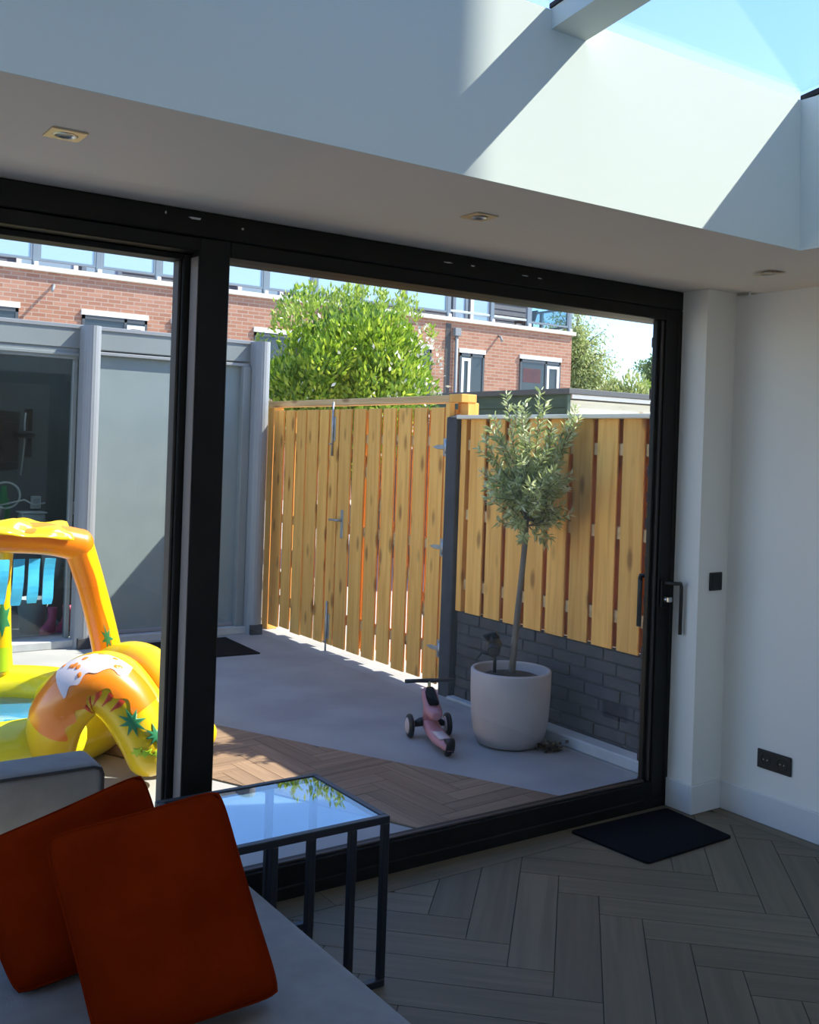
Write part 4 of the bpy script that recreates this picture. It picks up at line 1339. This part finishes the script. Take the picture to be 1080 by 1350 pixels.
for p0, p1, p2 in tips:
    n = int(34 + 60 * (p2 - p0).length)
    for k in range(n):
        f = .25 + .78 * k / n
        p = p0.lerp(p1, f * 2) if f < .5 else p1.lerp(p2, (f - .5) * 2)
        ax = (p2 - p0).normalized()
        sd_ = Vector(rand_dir(1)[0]); sd_ = (sd_ - ax * sd_.dot(ax)).normalized()
        pos.append(p[:]); dr.append((ax * .55 + sd_ * .8).normalized()[:])
pos, dr = np.array(pos), np.array(dr)
keep = pos[:, 0] < 4.10
pos, dr = pos[keep], dr[keep]
n = len(pos)
me = leaf_mesh('foliage', 'oliveleaf', pos - CC, dr, rand_dir(n), rng.uniform(.038, .062, n), rng.uniform(.011, .016, n))
o = link_mesh('foliage', me, ol, CC); o['kind'] = 'stuff'
# black solar spot stuck in the soil
sl = thing('solar_spotlight', (3.72, 4.50, .32), 'black solar garden spotlight stuck in the pot soil', 'lamp')
b = MB(); b.tube([(3.745, 4.50, .31), (3.745, 4.50, .40), (3.735, 4.50, .44)], .010, 8); b.tube([(3.735, 4.50, .42), (3.68, 4.54, .44), (3.655, 4.56, .40)], .007, 6)
b.build('stake', 'blackplastic', sl)
b = MB()
b.tube([(3.70, 4.46, .455), (3.76, 4.53, .485)], [.034, .044], 16); b.build('lamp_head', 'blackplastic', sl)
b = MB(); b.cbox(-.05, .05, -.038, .038, -.006, .006, .003)
mm = Matrix.Translation((3.715, 4.50, .535)) @ Euler((R(-25), R(28), R(30))).to_matrix().to_4x4()
b.v = [tuple(mm @ Vector(p)) for p in b.v]
b.build('solar_panel', 'screenblack', sl)
b = MB(); b.tube([(3.728, 4.492, .468), (3.715, 4.50, .53)], .008, 6); b.build('bracket', 'blackplastic', sl)
b = MB(); b.tube([(3.6985, 4.458, .4545), (3.6955, 4.4545, .453)], [.028, .026], 16); b.build('lens', 'bead', sl)

# clump of dry leaves blown against the pot
lc_ = thing('dry_leaf_clump', (3.905, 4.185, GZ), 'small clump of dry brown leaves on the patio beside the pot', 'leaves')
MT['dryleaf'] = leafmat('dry_leaf', (0.06, 0.045, 0.03), (0.10, 0.07, 0.04), (0.15, 0.11, 0.06), gloss=0.7)
nl = 90
pp = rng.normal(size=(nl, 3)) * np.array([.030, .022, .014]); pp[:, 2] = np.abs(pp[:, 2]) + .004
dd = rng.normal(size=(nl, 3)); dd[:, 2] = np.abs(dd[:, 2]) * .35
me = leaf_mesh('leaf_litter', 'dryleaf', pp, unit(dd), unit(rng.normal(size=(nl, 3)) * .4 + np.array([0, 0, 1.])), rng.uniform(.03, .05, nl), rng.uniform(.014, .024, nl))
o = link_mesh('leaf_litter', me, lc_, (3.905, 4.185, GZ)); o['kind'] = 'stuff'

# ================================================================== laurel bush behind the gate
def shrub(name, loc, label, cat, ctr, rad, n, leafm, ln, wd, lumps=26, trunk_h=1.0, group=None, shell=.55, droop=0.0):
    t = thing(name, loc, label, cat, group)
    L = Vector(loc)
    b = MB(); b.tube([L, L + Vector((.05, .02, trunk_h * .6)), Vector(ctr)], [.09, .07, .03], 8)
    for k in range(7):
        a = 2 * math.pi * k / 7
        b.tube([L + Vector((.03, .02, trunk_h * .5)), L + Vector((rad[0] * .35 * math.cos(a), rad[1] * .35 * math.sin(a), trunk_h)), Vector(ctr) + Vector((rad[0] * .6 * math.cos(a), rad[1] * .6 * math.sin(a), rad[2] * .3))], [.05, .035, .012], 6)
    b.build('trunk', 'bark', t)
    C0 = np.array(ctr)
    # lumpy crown: leaves gather on a set of overlapping lumps
    lc = rand_dir(lumps) * rng.uniform(.45, .85, (lumps, 1)) * np.array(rad)
    lr = rng.uniform(.24, .42, lumps) * min(rad)
    lc = np.vstack([lc, [[0, 0, 0]]]); lr = np.append(lr, min(rad) * .75)
    which = rng.integers(0, len(lr), n)
    d = rand_dir(n)
    r = lr[which][:, None] * rng.uniform(shell, 1.08, (n, 1))
    pos = lc[which] + d * r
    dirs = unit(d * .5 + np.array([0, 0, .75 - droop]) + rand_dir(n) * .6)
    me = leaf_mesh('foliage', leafm, pos, dirs, unit(d + rand_dir(n) * .7), rng.uniform(ln * .7, ln * 1.2, n), rng.uniform(wd * .8, wd * 1.2, n))
    o = link_mesh('foliage', me, t, ctr); o['kind'] = 'stuff'
    return t
shrub('laurel_bush', (6.35, 10.3, GZ), 'big glossy green laurel bush rising behind the wooden gate', 'bush', (6.28, 10.35, 2.36), (1.12, 1.0, 1.13), 30000, 'laurel', .088, .034, 40, 1.3, shell=.72)
lb = bpy.data.objects['laurel_bush']
# young upright shoots along the top of the bush
sp0, sd0 = [], []
for k in range(46):
    ax, ay = rng.uniform(-.95, .95), rng.uniform(-.8, .8)
    zt = 1.0 * math.sqrt(max(.05, 1 - .75 * ax * ax - .75 * ay * ay))
    hgt = rng.uniform(.12, .34)
    for q in range(26):
        f = rng.random()
        sp0.append((ax + rng.normal() * .03, ay + rng.normal() * .03, zt - .08 + hgt * f)); sd0.append((rng.normal() * .5, rng.normal() * .5, .9))
sp0, sd0 = np.array(sp0), unit(np.array(sd0)); ns = len(sp0)
me = leaf_mesh('young_shoots', 'brightbush', sp0, sd0, rand_dir(ns), rng.uniform(.06, .10, ns), rng.uniform(.022, .034, ns))
o = link_mesh('young_shoots', me, lb, (6.28, 10.35, 2.36)); o['kind'] = 'stuff'
nb = 260
dd = rand_dir(nb); dd[:, 1] = -abs(dd[:, 1]); dd[:, 2] = dd[:, 2] * .7 - .15; dd[:, 0] = dd[:, 0] * .7 + .35
pp = unit(dd) * np.array([1.14, 1.02, 1.08]) * rng.uniform(.9, 1.03, (nb, 1))
me = leaf_mesh('blossoms', 'blossom', pp, unit(rand_dir(nb) + np.array([0, -.5, .8])), rand_dir(nb), rng.uniform(.05, .08, nb), rng.uniform(.03, .045, nb))
o = link_mesh('blossoms', me, lb, (6.28, 10.35, 2.36)); o['kind'] = 'stuff'

# ================================================================== garden shed behind the fence
shed = thing('garden_shed', (9.5, 11, GZ), 'flat-roofed garden shed with green side boards and a pale pine fascia behind the fence', 'shed')
SX, SYD = 8.46, 8.97
b = MB(); b.box(SX + .03, 12.4, SYD + .05, 13.3, GZ - .01, 2.27); b.build('core', 'siding', shed)
for i in range(14):
    z1 = 2.285 - i * .165
    b = MB(); b.add([(SX + .002, SYD + .03, z1 - .16), (SX + .018, SYD + .03, z1), (SX + .03, SYD + .03, z1), (SX + .03, SYD + .03, z1 - .16),
                     (SX + .002, 13.3, z1 - .16), (SX + .018, 13.3, z1), (SX + .03, 13.3, z1), (SX + .03, 13.3, z1 - .16)],
                    [(0, 1, 2, 3), (7, 6, 5, 4), (0, 4, 5, 1), (1, 5, 6, 2), (2, 6, 7, 3), (3, 7, 4, 0)])
    b.build('side_board', 'shedgreen', shed)
b = MB(); b.cbox(SX - .02, SX + .03, SYD - .01, SYD + .03, GZ, 2.28, .004); b.build('corner_trim', 'shedgreen', shed)
b = MB(); b.cbox(SX - .035, 12.45, SYD - .05, 13.35, 2.285, 2.352, .006); b.build('roof_edge', 'roofblack', shed)
b = MB(); b.cbox(SX + .05, 12.4, SYD - .015, SYD + .049, 2.235, 2.284, .003); b.build('white_trim', 'whitepaint', shed)
b = MB(); b.cbox(SX + .05, 12.4, SYD + .012, SYD + .0495, 2.015, 2.215, .003); b.build('fascia_board', 'shedpine', shed)
b = MB(); b.cbox(SX + .05, 12.4, SYD + .012, SYD + .0495, 1.78, 2.008, .003); b.build('fascia_board', 'shedpine', shed)
for i in range(7):
    z1 = 1.77 - i * .26
    b = MB(); b.cbox(SX + .05, 12.4, SYD + .02, SYD + .0495, z1 - .255, z1, .003); b.build('front_board', 'shedpine', shed)

# ================================================================== brick terrace beyond the alley
YH = 25.9
hs = thing('terrace_house', (14, YH, GZ), 'orange brick terrace with white lintels and a long glazed roof balcony', 'building')
b = MB(); b.box(-16, 24.5, YH, 35, GZ, 5.575); b.build('brick_wall', 'brickhouse', hs)
b = MB(); b.cbox(-16, 24.62, YH - .10, YH + .25, 5.576, 5.70, .01); b.cbox(24.35, 24.62, YH + .25, 35, 5.576, 5.70, .01); b.build('coping', 'cream', hs)
def far_window(x0, x1, z0, z1, split, sash, pink=False):
    """dark frame in the wall, white lintel above, one fixed pane and a white opening light"""
    b = MB(); b.cbox(x0 - .03, x1 + .03, YH - .07, YH - .001, z1, z1 + .13, .006); b.build('lintel', 'whitepaint', hs)
    b = MB()
    f = .07
    b.box(x0, x1, YH - .05, YH - .002, z1 - .10, z1 - .001).box(x0, x1, YH - .05, YH - .002, z0, z0 + f).box(x0, x0 + f, YH - .05, YH - .002, z0, z1).box(x1 - f, x1, YH - .05, YH - .002, z0, z1).box(split - f / 2, split + f / 2, YH - .05, YH - .002, z0, z1)
    w = b.build('window', 'darkframe', hs)
    b = MB(); b.box(x0 + f, x1 - f, YH - .022, YH - .003, z0 + f, z1 - .10); b.build('pane', 'pane', w)
    a, c = (split + f / 2, x1 - f) if sash > 0 else (x0 + f, split - f / 2)
    b = MB(); s = .09
    za, zb = z0 + f, z1 - .16
    b.box(a, a + s, YH - .065, YH - .023, za, zb).box(c - s, c, YH - .065, YH - .023, za, zb).box(a + s, c - s, YH - .065, YH - .023, zb - s, zb).box(a + s, c - s, YH - .065, YH - .023, za, za + s)
    b.build('opening_light', 'whitepaint', w)
    b = MB(); b.cbox(x0 - .05, x1 + .05, YH - .08, YH - .001, z0 - .08, z0 - .001, .005); b.build('sill', 'whitepaint', hs)
for x0, x1, z0, sp1, sg in ((4.55, 6.20, 3.3, 5.1, -1), (7.74, 9.42, 3.3, 8.85, 1), (10.10, 11.60, 3.3, 10.9, -1), (12.50, 14.2, 3.3, 13.6, 1),
                            (16.9, 18.55, 3.0, 17.8, -1), (19.66, 20.66, 2.3, 20.12, -1), (22.18, 23.98, 3.0, 23.32, 1)):
    far_window(x0, x1, z0, 4.62, sp1, sg)
b = MB(); b.cbox(22.32, 23.1, YH - .026, YH - .0225, 3.85, 4.32, .001); tag(b.build('window_poster', 'poster', hs), 'dark red picture behind the pane')
# ground-floor windows (mostly hidden by the fence)
for x0, x1 in ((5.0, 7.4), (10.4, 12.8), (16.2, 18.4), (21.5, 23.8)):
    far_window(x0, x1, .9, 2.1, (x0 + x1) / 2 + .4, 1)
# rainwater pipes with hopper and a dark strip painted in for the recess shade between the houses
b = MB(); b.tube([(19.48, YH - .08, GZ), (19.48, YH - .08, 5.15)], .055, 10); b.cbox(19.36, 19.60, YH - .17, YH - .002, 5.12, 5.36, .01); b.build('rain_pipe', 'lead', hs)
b = MB(); b.box(19.10, 19.30, YH - .012, YH - .001, GZ, 5.50); b.build('recess_shade', 'bead', hs)
for x in (6.98, 21.2):
    b = MB(); b.tube([(x + .04, YH - .005, 5.28), (x, YH - .18, 5.22), (x - .08, YH - .34, 5.08)], .035, 8); b.build('spout', 'lead', hs)
# balcony balustrade
x = 5.02 - 1.56 * 6
edges = []
while x < 19.0:
    edges.append(x); x += 1.56
posts = edges + [19.22, 20.98, 22.55, 24.42]
for i, xp in enumerate(posts):
    b = MB(); b.cbox(xp - .075, xp + .075, YH + .02, YH + .12, 5.70, 6.54, .008); b.build('baluster_post', 'railgrey', hs)
    b = MB(); b.cbox(xp - .05, xp + .05, YH - .06, YH + .02, 5.66, 5.80, .006); b.build('post_bracket', 'whitepaint', hs)
for i in range(len(posts) - 1):
    a, c = posts[i] + .076, posts[i + 1] - .076
    if posts[i] < 19.0 or posts[i] > 22.5:
        b = MB()
        b.box(a, c, YH + .03, YH + .10, 6.47, 6.54).box(a, c, YH + .03, YH + .10, 5.84, 5.90).box(a, a + .05, YH + .03, YH + .10, 5.90, 6.47).box(c - .05, c, YH + .03, YH + .10, 5.90, 6.47)
        pf = b.build('balcony_panel', 'railgrey', hs)
        b = MB(); b.box(a + .05, c - .05, YH + .05, YH + .07, 5.90, 6.47)
        b.build('pane', 'balglass' if posts[i] < 19.0 else 'verglass', pf)
    else:
        for z in (5.92, 6.50):
            b = MB(); b.cbox(a, c, YH + .04, YH + .09, z - .035, z + .035, .006); b.build('balcony_rail', 'zinc', hs)
# return of the balustrade at the end wall
for yp in (27.4, 28.9):
    b = MB(); b.cbox(24.37, 24.47, yp - .06, yp + .06, 5.70, 6.54, .008); b.build('baluster_post', 'railgrey', hs)
b = MB(); b.box(24.39, 24.45, YH + .12, 31, 6.47, 6.54).box(24.39, 24.45, YH + .12, 31, 5.84, 5.90); b.build('balcony_rail', 'railgrey', hs)
b = MB(); b.box(24.41, 24.43, YH + .12, 31, 5.90, 6.47); b.build('pane', 'verglass', hs)
# set-back top storey in dark siding
for i in range(18):
    z0 = 5.58 + i * .19
    b = MB(); b.add([(-16, 28.0 - .02, z0), (24.2, 28.0 - .02, z0), (24.2, 28.0, z0 + .185), (-16, 28.0, z0 + .185), (-16, 28.1, z0), (24.2, 28.1, z0), (24.2, 28.1, z0 + .185), (-16, 28.1, z0 + .185)],
                    [(0, 1, 2, 3), (7, 6, 5, 4), (0, 4, 5, 1), (1, 5, 6, 2), (2, 6, 7, 3), (3, 7, 4, 0)])
    b.build('siding_board', 'siding', hs)
b = MB(); b.box(-16, 24.2, 28.1, 35, 5.58, 9.0); b.build('top_storey', 'siding', hs)
b = MB(); b.cbox(-16.2, 24.35, 27.7, 35.2, 9.0, 9.25, .02); b.build('roof', 'roofblack', hs)
for x0, x1, white in ((6.6, 8.2, 1), (8.3, 9.4, 0), (11.5, 12.4, 0), (12.9, 14.4, 1), (20.85, 21.5, 0), (21.62, 22.55, 1)):
    b = MB(); f = .12
    b.box(x0, x1, 27.90, 27.979, 7.75, 7.90).box(x0, x0 + f, 27.90, 27.979, 5.95, 7.75).box(x1 - f, x1, 27.90, 27.979, 5.95, 7.75).box(x0, x1, 27.90, 27.979, 5.83, 5.95)
    w = b.build('window', 'whitepaint' if white else 'railgrey', hs)
    b = MB(); b.box(x0 + f, x1 - f, 27.93, 27.95, 5.95, 7.75); b.build('pane', 'balglass', w)
# chair on the balcony
ch = thing('balcony_chair', (23.6, 27.0, 5.58), 'black chair on the roof balcony of the brick terrace', 'chair')
b = MB(); b.cbox(23.05, 23.55, 26.8, 27.3, 6.0, 6.06, .01); b.build('seat', 'blackplastic', ch)
b = MB(); b.add([(23.53, 26.8, 6.05), (23.59, 26.8, 6.05), (23.73, 26.8, 6.45), (23.67, 26.8, 6.45), (23.53, 27.3, 6.05), (23.59, 27.3, 6.05), (23.73, 27.3, 6.45), (23.67, 27.3, 6.45)],
                [(0, 1, 2, 3), (7, 6, 5, 4), (0, 4, 5, 1), (1, 5, 6, 2), (2, 6, 7, 3), (3, 7, 4, 0)]); b.build('backrest', 'blackplastic', ch)
for lx in (23.07, 23.49):
    for ly in (26.82, 27.24):
        b = MB(); b.cbox(lx, lx + .04, ly, ly + .04, 5.575, 6.0, .004); b.build('leg', 'blackplastic', ch)

# ================================================================== trees beyond the terrace
def big_tree(name, x, y, zc, rad, n, leafm, label, ln, wd, strands=90, droop=.3, group='trees beyond the brick terrace'):
    t = thing(name, (x, y, GZ), label, 'tree', group)
    b = MB(); b.tube([(x, y, GZ), (x + .1, y, zc * .5), (x + .05, y, zc), (x, y, zc + rad[2] * .7)], [.28, .2, .12, .03], 8)
    pos, dirs = [], []
    for s in range(strands):
        d = rand_dir(1)[0]
        d[2] = abs(d[2]) * .9 - .15
        p0 = np.array([0, 0, rng.uniform(-.5, .35) * rad[2]])
        e = p0 + d * np.array(rad) * rng.uniform(.55, 1.0)
        e[2] = np.clip(e[2], -rad[2], rad[2])
        mid = (p0 + e) / 2 + np.array([0, 0, .25 * rad[2] * rng.random()])
        b.tube([Vector(p0) + Vector((x, y, zc)), Vector(mid) + Vector((x, y, zc)), Vector(e) + Vector((x, y, zc))], [.05, .03, .008], 5)
        k = n // strands
        f = rng.uniform(.3, 1.05, k)
        q = np.where(f[:, None] < .5, p0 + (mid - p0) * f[:, None] * 2, mid + (e - mid) * (f[:, None] - .5) * 2)
        q = q + rng.normal(size=(k, 3)) * np.array([.22, .22, .2]) * (rad[0] / 2.4)
        q[:, 2] -= droop * rng.random(k) * f
        pos.append(q)
        dirs.append(unit(rng.normal(size=(k, 3)) * .5 + np.array([0, 0, -.8 if droop > 0 else .5]) + d * .5))
    tb = b.build('trunk', 'bark', t)
    pos = np.vstack(pos); dirs = np.vstack(dirs)
    m = len(pos)
    me = leaf_mesh('foliage', leafm, pos, dirs, rand_dir(m), rng.uniform(ln * .7, ln * 1.2, m), rng.uniform(wd * .8, wd * 1.2, m))
    o = link_mesh('foliage', me, t, (x, y, zc)); o['kind'] = 'stuff'
    return t
big_tree('birch_tree', 34.9, 36.6, 5.0, (2.3, 2.3, 4.0), 17000, 'birch', 'airy yellow-green birch rising past the end of the brick terrace', .20, .075, 120, .9)
big_tree('park_tree', 42.6, 38.2, 5.3, (1.5, 1.5, 1.9), 5000, 'darktree', 'small dark green tree with a loose crown seen next to the door jamb', .20, .09, 60, -.0)
shrub('sunny_shrub', (35.2, 31.6, GZ), 'bright yellow-green rounded shrub below the loose-crowned tree', 'bush', (35.2, 31.6, 3.4), (1.0, 1.0, 1.5), 4000, 'brightbush', .22, .12, 24, 2.0)
shrub('garden_tree', (30.9, 29.4, GZ), 'pale green bushy tree low behind the shed roof', 'tree', (30.9, 29.4, 2.9), (1.5, 1.4, 1.9), 7000, 'birch', .22, .10, 34, 2.0)

# ================================================================== indoor things
# doormat on the floor inside
dm = thing('door_mat', (3.34, 2.92, 0), 'black door mat on the indoor floor at the handle end of the sliding door', 'mat')
pts = []
corners = [(3.077, 2.728), (3.604, 2.740), (3.622, 3.112), (3.041, 3.124)]
for i, c in enumerate(corners):
    p, q = Vector(corners[i - 1]), Vector(corners[(i + 1) % 4]); c = Vector(c)
    d1, d2 = (p - c).normalized() * .018, (q - c).normalized() * .018
    for f in (0, .35, .65, 1): pts.append(tuple((c + d1) * (1 - f) ** 2 + c * 2 * f * (1 - f) + (c + d2) * f * f))
b = MB(); b.prism(pts, 0.0, .009); b.build('pile', 'matblack', dm)

# switch and double socket
sw = thing('light_switch', (3.787, 3.019, 1.035), 'square black light switch on the white wall corner by the door', 'switch')
b = MB(); b.cbox(3.746, 3.829, 3.010, 3.0199, .994, 1.076, .003); b.build('plate', 'blackplastic', sw)
b = MB(); b.cbox(3.757, 3.818, 3.0065, 3.0098, 1.005, 1.065, .002); b.build('rocker', 'blackplastic', sw)
so = thing('wall_socket', (XR, 2.735, .28), 'black double wall socket above the skirting board', 'socket')
b = MB(); b.cbox(XR - .010, XR, 2.650, 2.820, .240, .322, .003); b.build('plate', 'blackplastic', so)
for yc in (2.693, 2.777):
    b = MB()
    n = 24
    rings = [[(XR - x_, yc + r_ * math.cos(2 * math.pi * k / n), .281 + r_ * math.sin(2 * math.pi * k / n)) for k in range(n)] for r_, x_ in ((.026, .0102), (.026, .0125), (.021, .0125), (.0205, .0102))]
    b.loft(rings, True, False)
    ou = b.build('outlet', 'blackplastic', so)
    b = MB()
    for e in (-1, 1):
        b.tube([(XR - .0101, yc + e * .0095, .281), (XR - .0108, yc + e * .0095, .281)], .003, 8)
    b.build('contacts', 'steel', ou)

# recessed ceiling spots
def spot(x, y, label, tilt=0.0):
    t = thing('ceiling_spot', (x, y, ZC), label, 'spotlight', 'recessed ceiling spots')
    s = .043
    # square plate with a round hole
    n = 32
    outer, inner = [], []
    for k in range(n):
        a = 2 * math.pi * k / n + math.pi / 4
        c, q = math.cos(a), math.sin(a)
        m = max(abs(c), abs(q))
        outer.append((c / m * s, q / m * s)); inner.append((c * .030, q * .030))
    def Z(px_, py_, d): return (x + px_, y + py_, ZC - d + tilt * px_ / s * .5 - (abs(tilt) * .55 if tilt else 0))
    vs = [Z(*p, .005) for p in outer] + [Z(*p, .005) for p in inner] + [Z(*p, .0005) for p in outer] + [Z(*p, -.0) for p in inner]
    fs = []
    for k in range(n):
        j = (k + 1) % n
        fs += [(k, n + k, n + j, j), (k, j, 2 * n + j, 2 * n + k), (n + k, 3 * n + k, 3 * n + j, n + j)]
    MB().add(vs, fs).build('plate', 'brass', t)
    b = MB(); b.lathe([(.0295, ZC - .0055), (.026, ZC - .0075), (.0225, ZC - .0055), (.021, ZC - .0008)], x, y, 28, False); b.build('ring', 'steel', t)
    b = MB(); b.lathe([(.0205, ZC - .0006), (.012, ZC - .0035), (.001, ZC - .004)], x, y, 24, False); b.build('lens', 'bulb', t)
spot(.708, 2.553, 'square champagne ceiling spot above the fixed pane')
spot(2.002, 2.556, 'square champagne ceiling spot above the middle of the sliding door')
spot(3.445, 2.535, 'square champagne ceiling spot with its plate hanging loose near the corner', .010)
hk = thing('ceiling_hook', (3.80, 2.93, ZC), 'tiny white hook under the ceiling in the corner', 'hook')
b = MB(); b.tube([(3.80, 2.895, ZC), (3.80, 2.895, ZC - .012), (3.805, 2.89, ZC - .018), (3.812, 2.89, ZC - .012)], .0035, 8); b.build('hook_wire', 'whiteplastic', hk)

# ------------------------------------------------------------------ side table (slides over the sofa seat)
TZ = .505
tb = thing('side_table', (1.5, 2.72, 0), 'black iron side table with glass top tinted blue as sky reflection beside the sofa', 'table')
x0, x1, y0, y1 = 1.150, 1.705, 2.505, 2.955
b = MB(); t = .022
b.cbox(x0, x1, y0, y0 + t, TZ - .022, TZ, .002); b.build('top_rail', 'ironblue', tb)
b = MB(); b.cbox(x0, x1, y1 - t, y1, TZ - .022, TZ, .002); b.build('top_rail', 'ironblue', tb)
b = MB(); b.cbox(x0, x0 + t, y0 + t, y1 - t, TZ - .022, TZ, .002); b.build('top_rail', 'ironblue', tb)
b = MB(); b.cbox(x1 - t, x1, y0 + t, y1 - t, TZ - .022, TZ, .002); b.build('top_rail', 'ironblue', tb)
b = MB(); b.box(x0 + t + .001, x1 - t - .001, y0 + t + .001, y1 - t - .001, TZ - .010, TZ - .003)
tag(b.build('glass_top', 'tableglass', tb), 'glass top tinted blue as sky reflection')
for xb, yb in ((1.315, y0), (1.433, y0), (1.570, y0), (x1 - t, y0), (1.520, y1 - t), (x1 - t, y1 - t)):
    b = MB(); b.cbox(xb, xb + t, yb, yb + t, .022, TZ - .0225, .002); b.build('leg', 'ironblue', tb)
for ya in (y0, y1 - t):
    b = MB(); b.cbox(1.05, x1, ya, ya + t, 0.0, .0215, .002); b.build('floor_rail', 'ironblue', tb)

# ------------------------------------------------------------------ sofa
sf = thing('sofa', (.2, 2.1, 0), 'light grey fabric sofa with piped backrest standing along the window', 'sofa')
b = MB(); b.rbox(-1.4, 1.262, 1.10, 3.06, .05, .235, .02, 3); b.build('base', 'sofa', sf)
b = MB(); b.rbox(-1.4, 1.270, 1.08, 3.04, .236, .402, .045, 5); b.build('seat_cushion', 'sofa', sf)
b = MB(); b.rbox(-1.4, .985, 2.925, 3.10, .38, .652, .028, 5); bk_ = b.build('backrest', 'sofa', sf)
b = MB(); b.tube([(-1.38, 2.928, .644), (.0, 2.928, .644), (.955, 2.928, .644), (.975, 2.928, .637), (.981, 2.928, .619), (.981, 2.928, .42)], .0045, 6); b.build('piping', 'piping', bk_)
for lx in (-1.3, 1.16):
    for ly in (1.2, 2.82):
        b = MB(); b.cbox(lx, lx + .05, ly, ly + .05, 0.0, .052, .003); b.build('leg', 'blackplastic', sf)

# ------------------------------------------------------------------ cushions
def cushion(name, c, th, label):
    """square cushion from its four corners TL TR BR BL, puffed towards both sides with pinched corners"""
    TL, TR, BR, BL = [Vector(p) for p in c]
    n = 22
    nrm = ((TR - TL).cross(BL - TL)).normalized()
    ctr = (TL + TR + BR + BL) / 4
    t = thing(name, ctr[:], label, 'cushion', 'rust cushions on the sofa')
    vs, fs = [], []
    def prof(u, v):
        e = (1 - (2 * u - 1) ** 4) * (1 - (2 * v - 1) ** 4)
        return max(e, 0) ** .45
    for sd in (1, -1):
        for i in range(n + 1):
            for j in range(n + 1):
                u, v = i / n, j / n
                # edges bow inwards a little between the corners
                q = 1 - .045 * abs((2 * u - 1) * (2 * v - 1)) ** 7
                pu = .5 + (u - .5) * (1 - .025 * (1 - (2 * v - 1) ** 2)) * q
                pv = .5 + (v - .5) * (1 - .025 * (1 - (2 * u - 1) ** 2)) * q
                p = TL.lerp(TR, pu).lerp(BL.lerp(BR, pu), pv)
                wr = .004 * math.sin(9 * u + 6 * v) * math.sin(11 * v - 3 * u)
                vs.append(p + nrm * sd * (th * .5 * prof(u, v) + wr * prof(u, v)))
    m = (n + 1) ** 2
    for i in range(n):
        for j in range(n):
            a = i * (n + 1) + j
            fs.append((a, a + 1, a + n + 2, a + n + 1)); fs.append((m + a, m + a + n + 1, m + a + n + 2, m + a + 1))
    MB().add(vs, fs, True).build('cover', 'velvet', t)
    b = MB()
    loop = []
    for k in range(n): loop.append(vs[k * (n + 1)])
    for k in range(n): loop.append(vs[n * (n + 1) + k])
    for k in range(n): loop.append(vs[(n - k) * (n + 1) + n])
    for k in range(n): loop.append(vs[n - k])
    loop.append(loop[0])
    b.tube(loop, .004, 6, False); b.build('seam', 'velvet', t)
    return t
A = dict(TL=(.582, 2.09, .792), TR=(.950, 2.062, .838), BR=(1.045, 1.925, .425))
BL = tuple(Vector(A['TL']) + Vector(A['BR']) - Vector(A['TR']) + Vector((-.01, -.0, .015)))
cushion('rust_cushion', (A['TL'], A['TR'], A['BR'], BL), .20, 'rust velvet cushion leaning in front of the other cushion on the sofa')
cushion('rust_cushion', ((.482, 2.42, .660), (.910, 2.425, .778), (1.0, 2.28, .43), (.58, 2.24, .405)), .17, 'rust velvet cushion tucked behind the front cushion on the sofa')
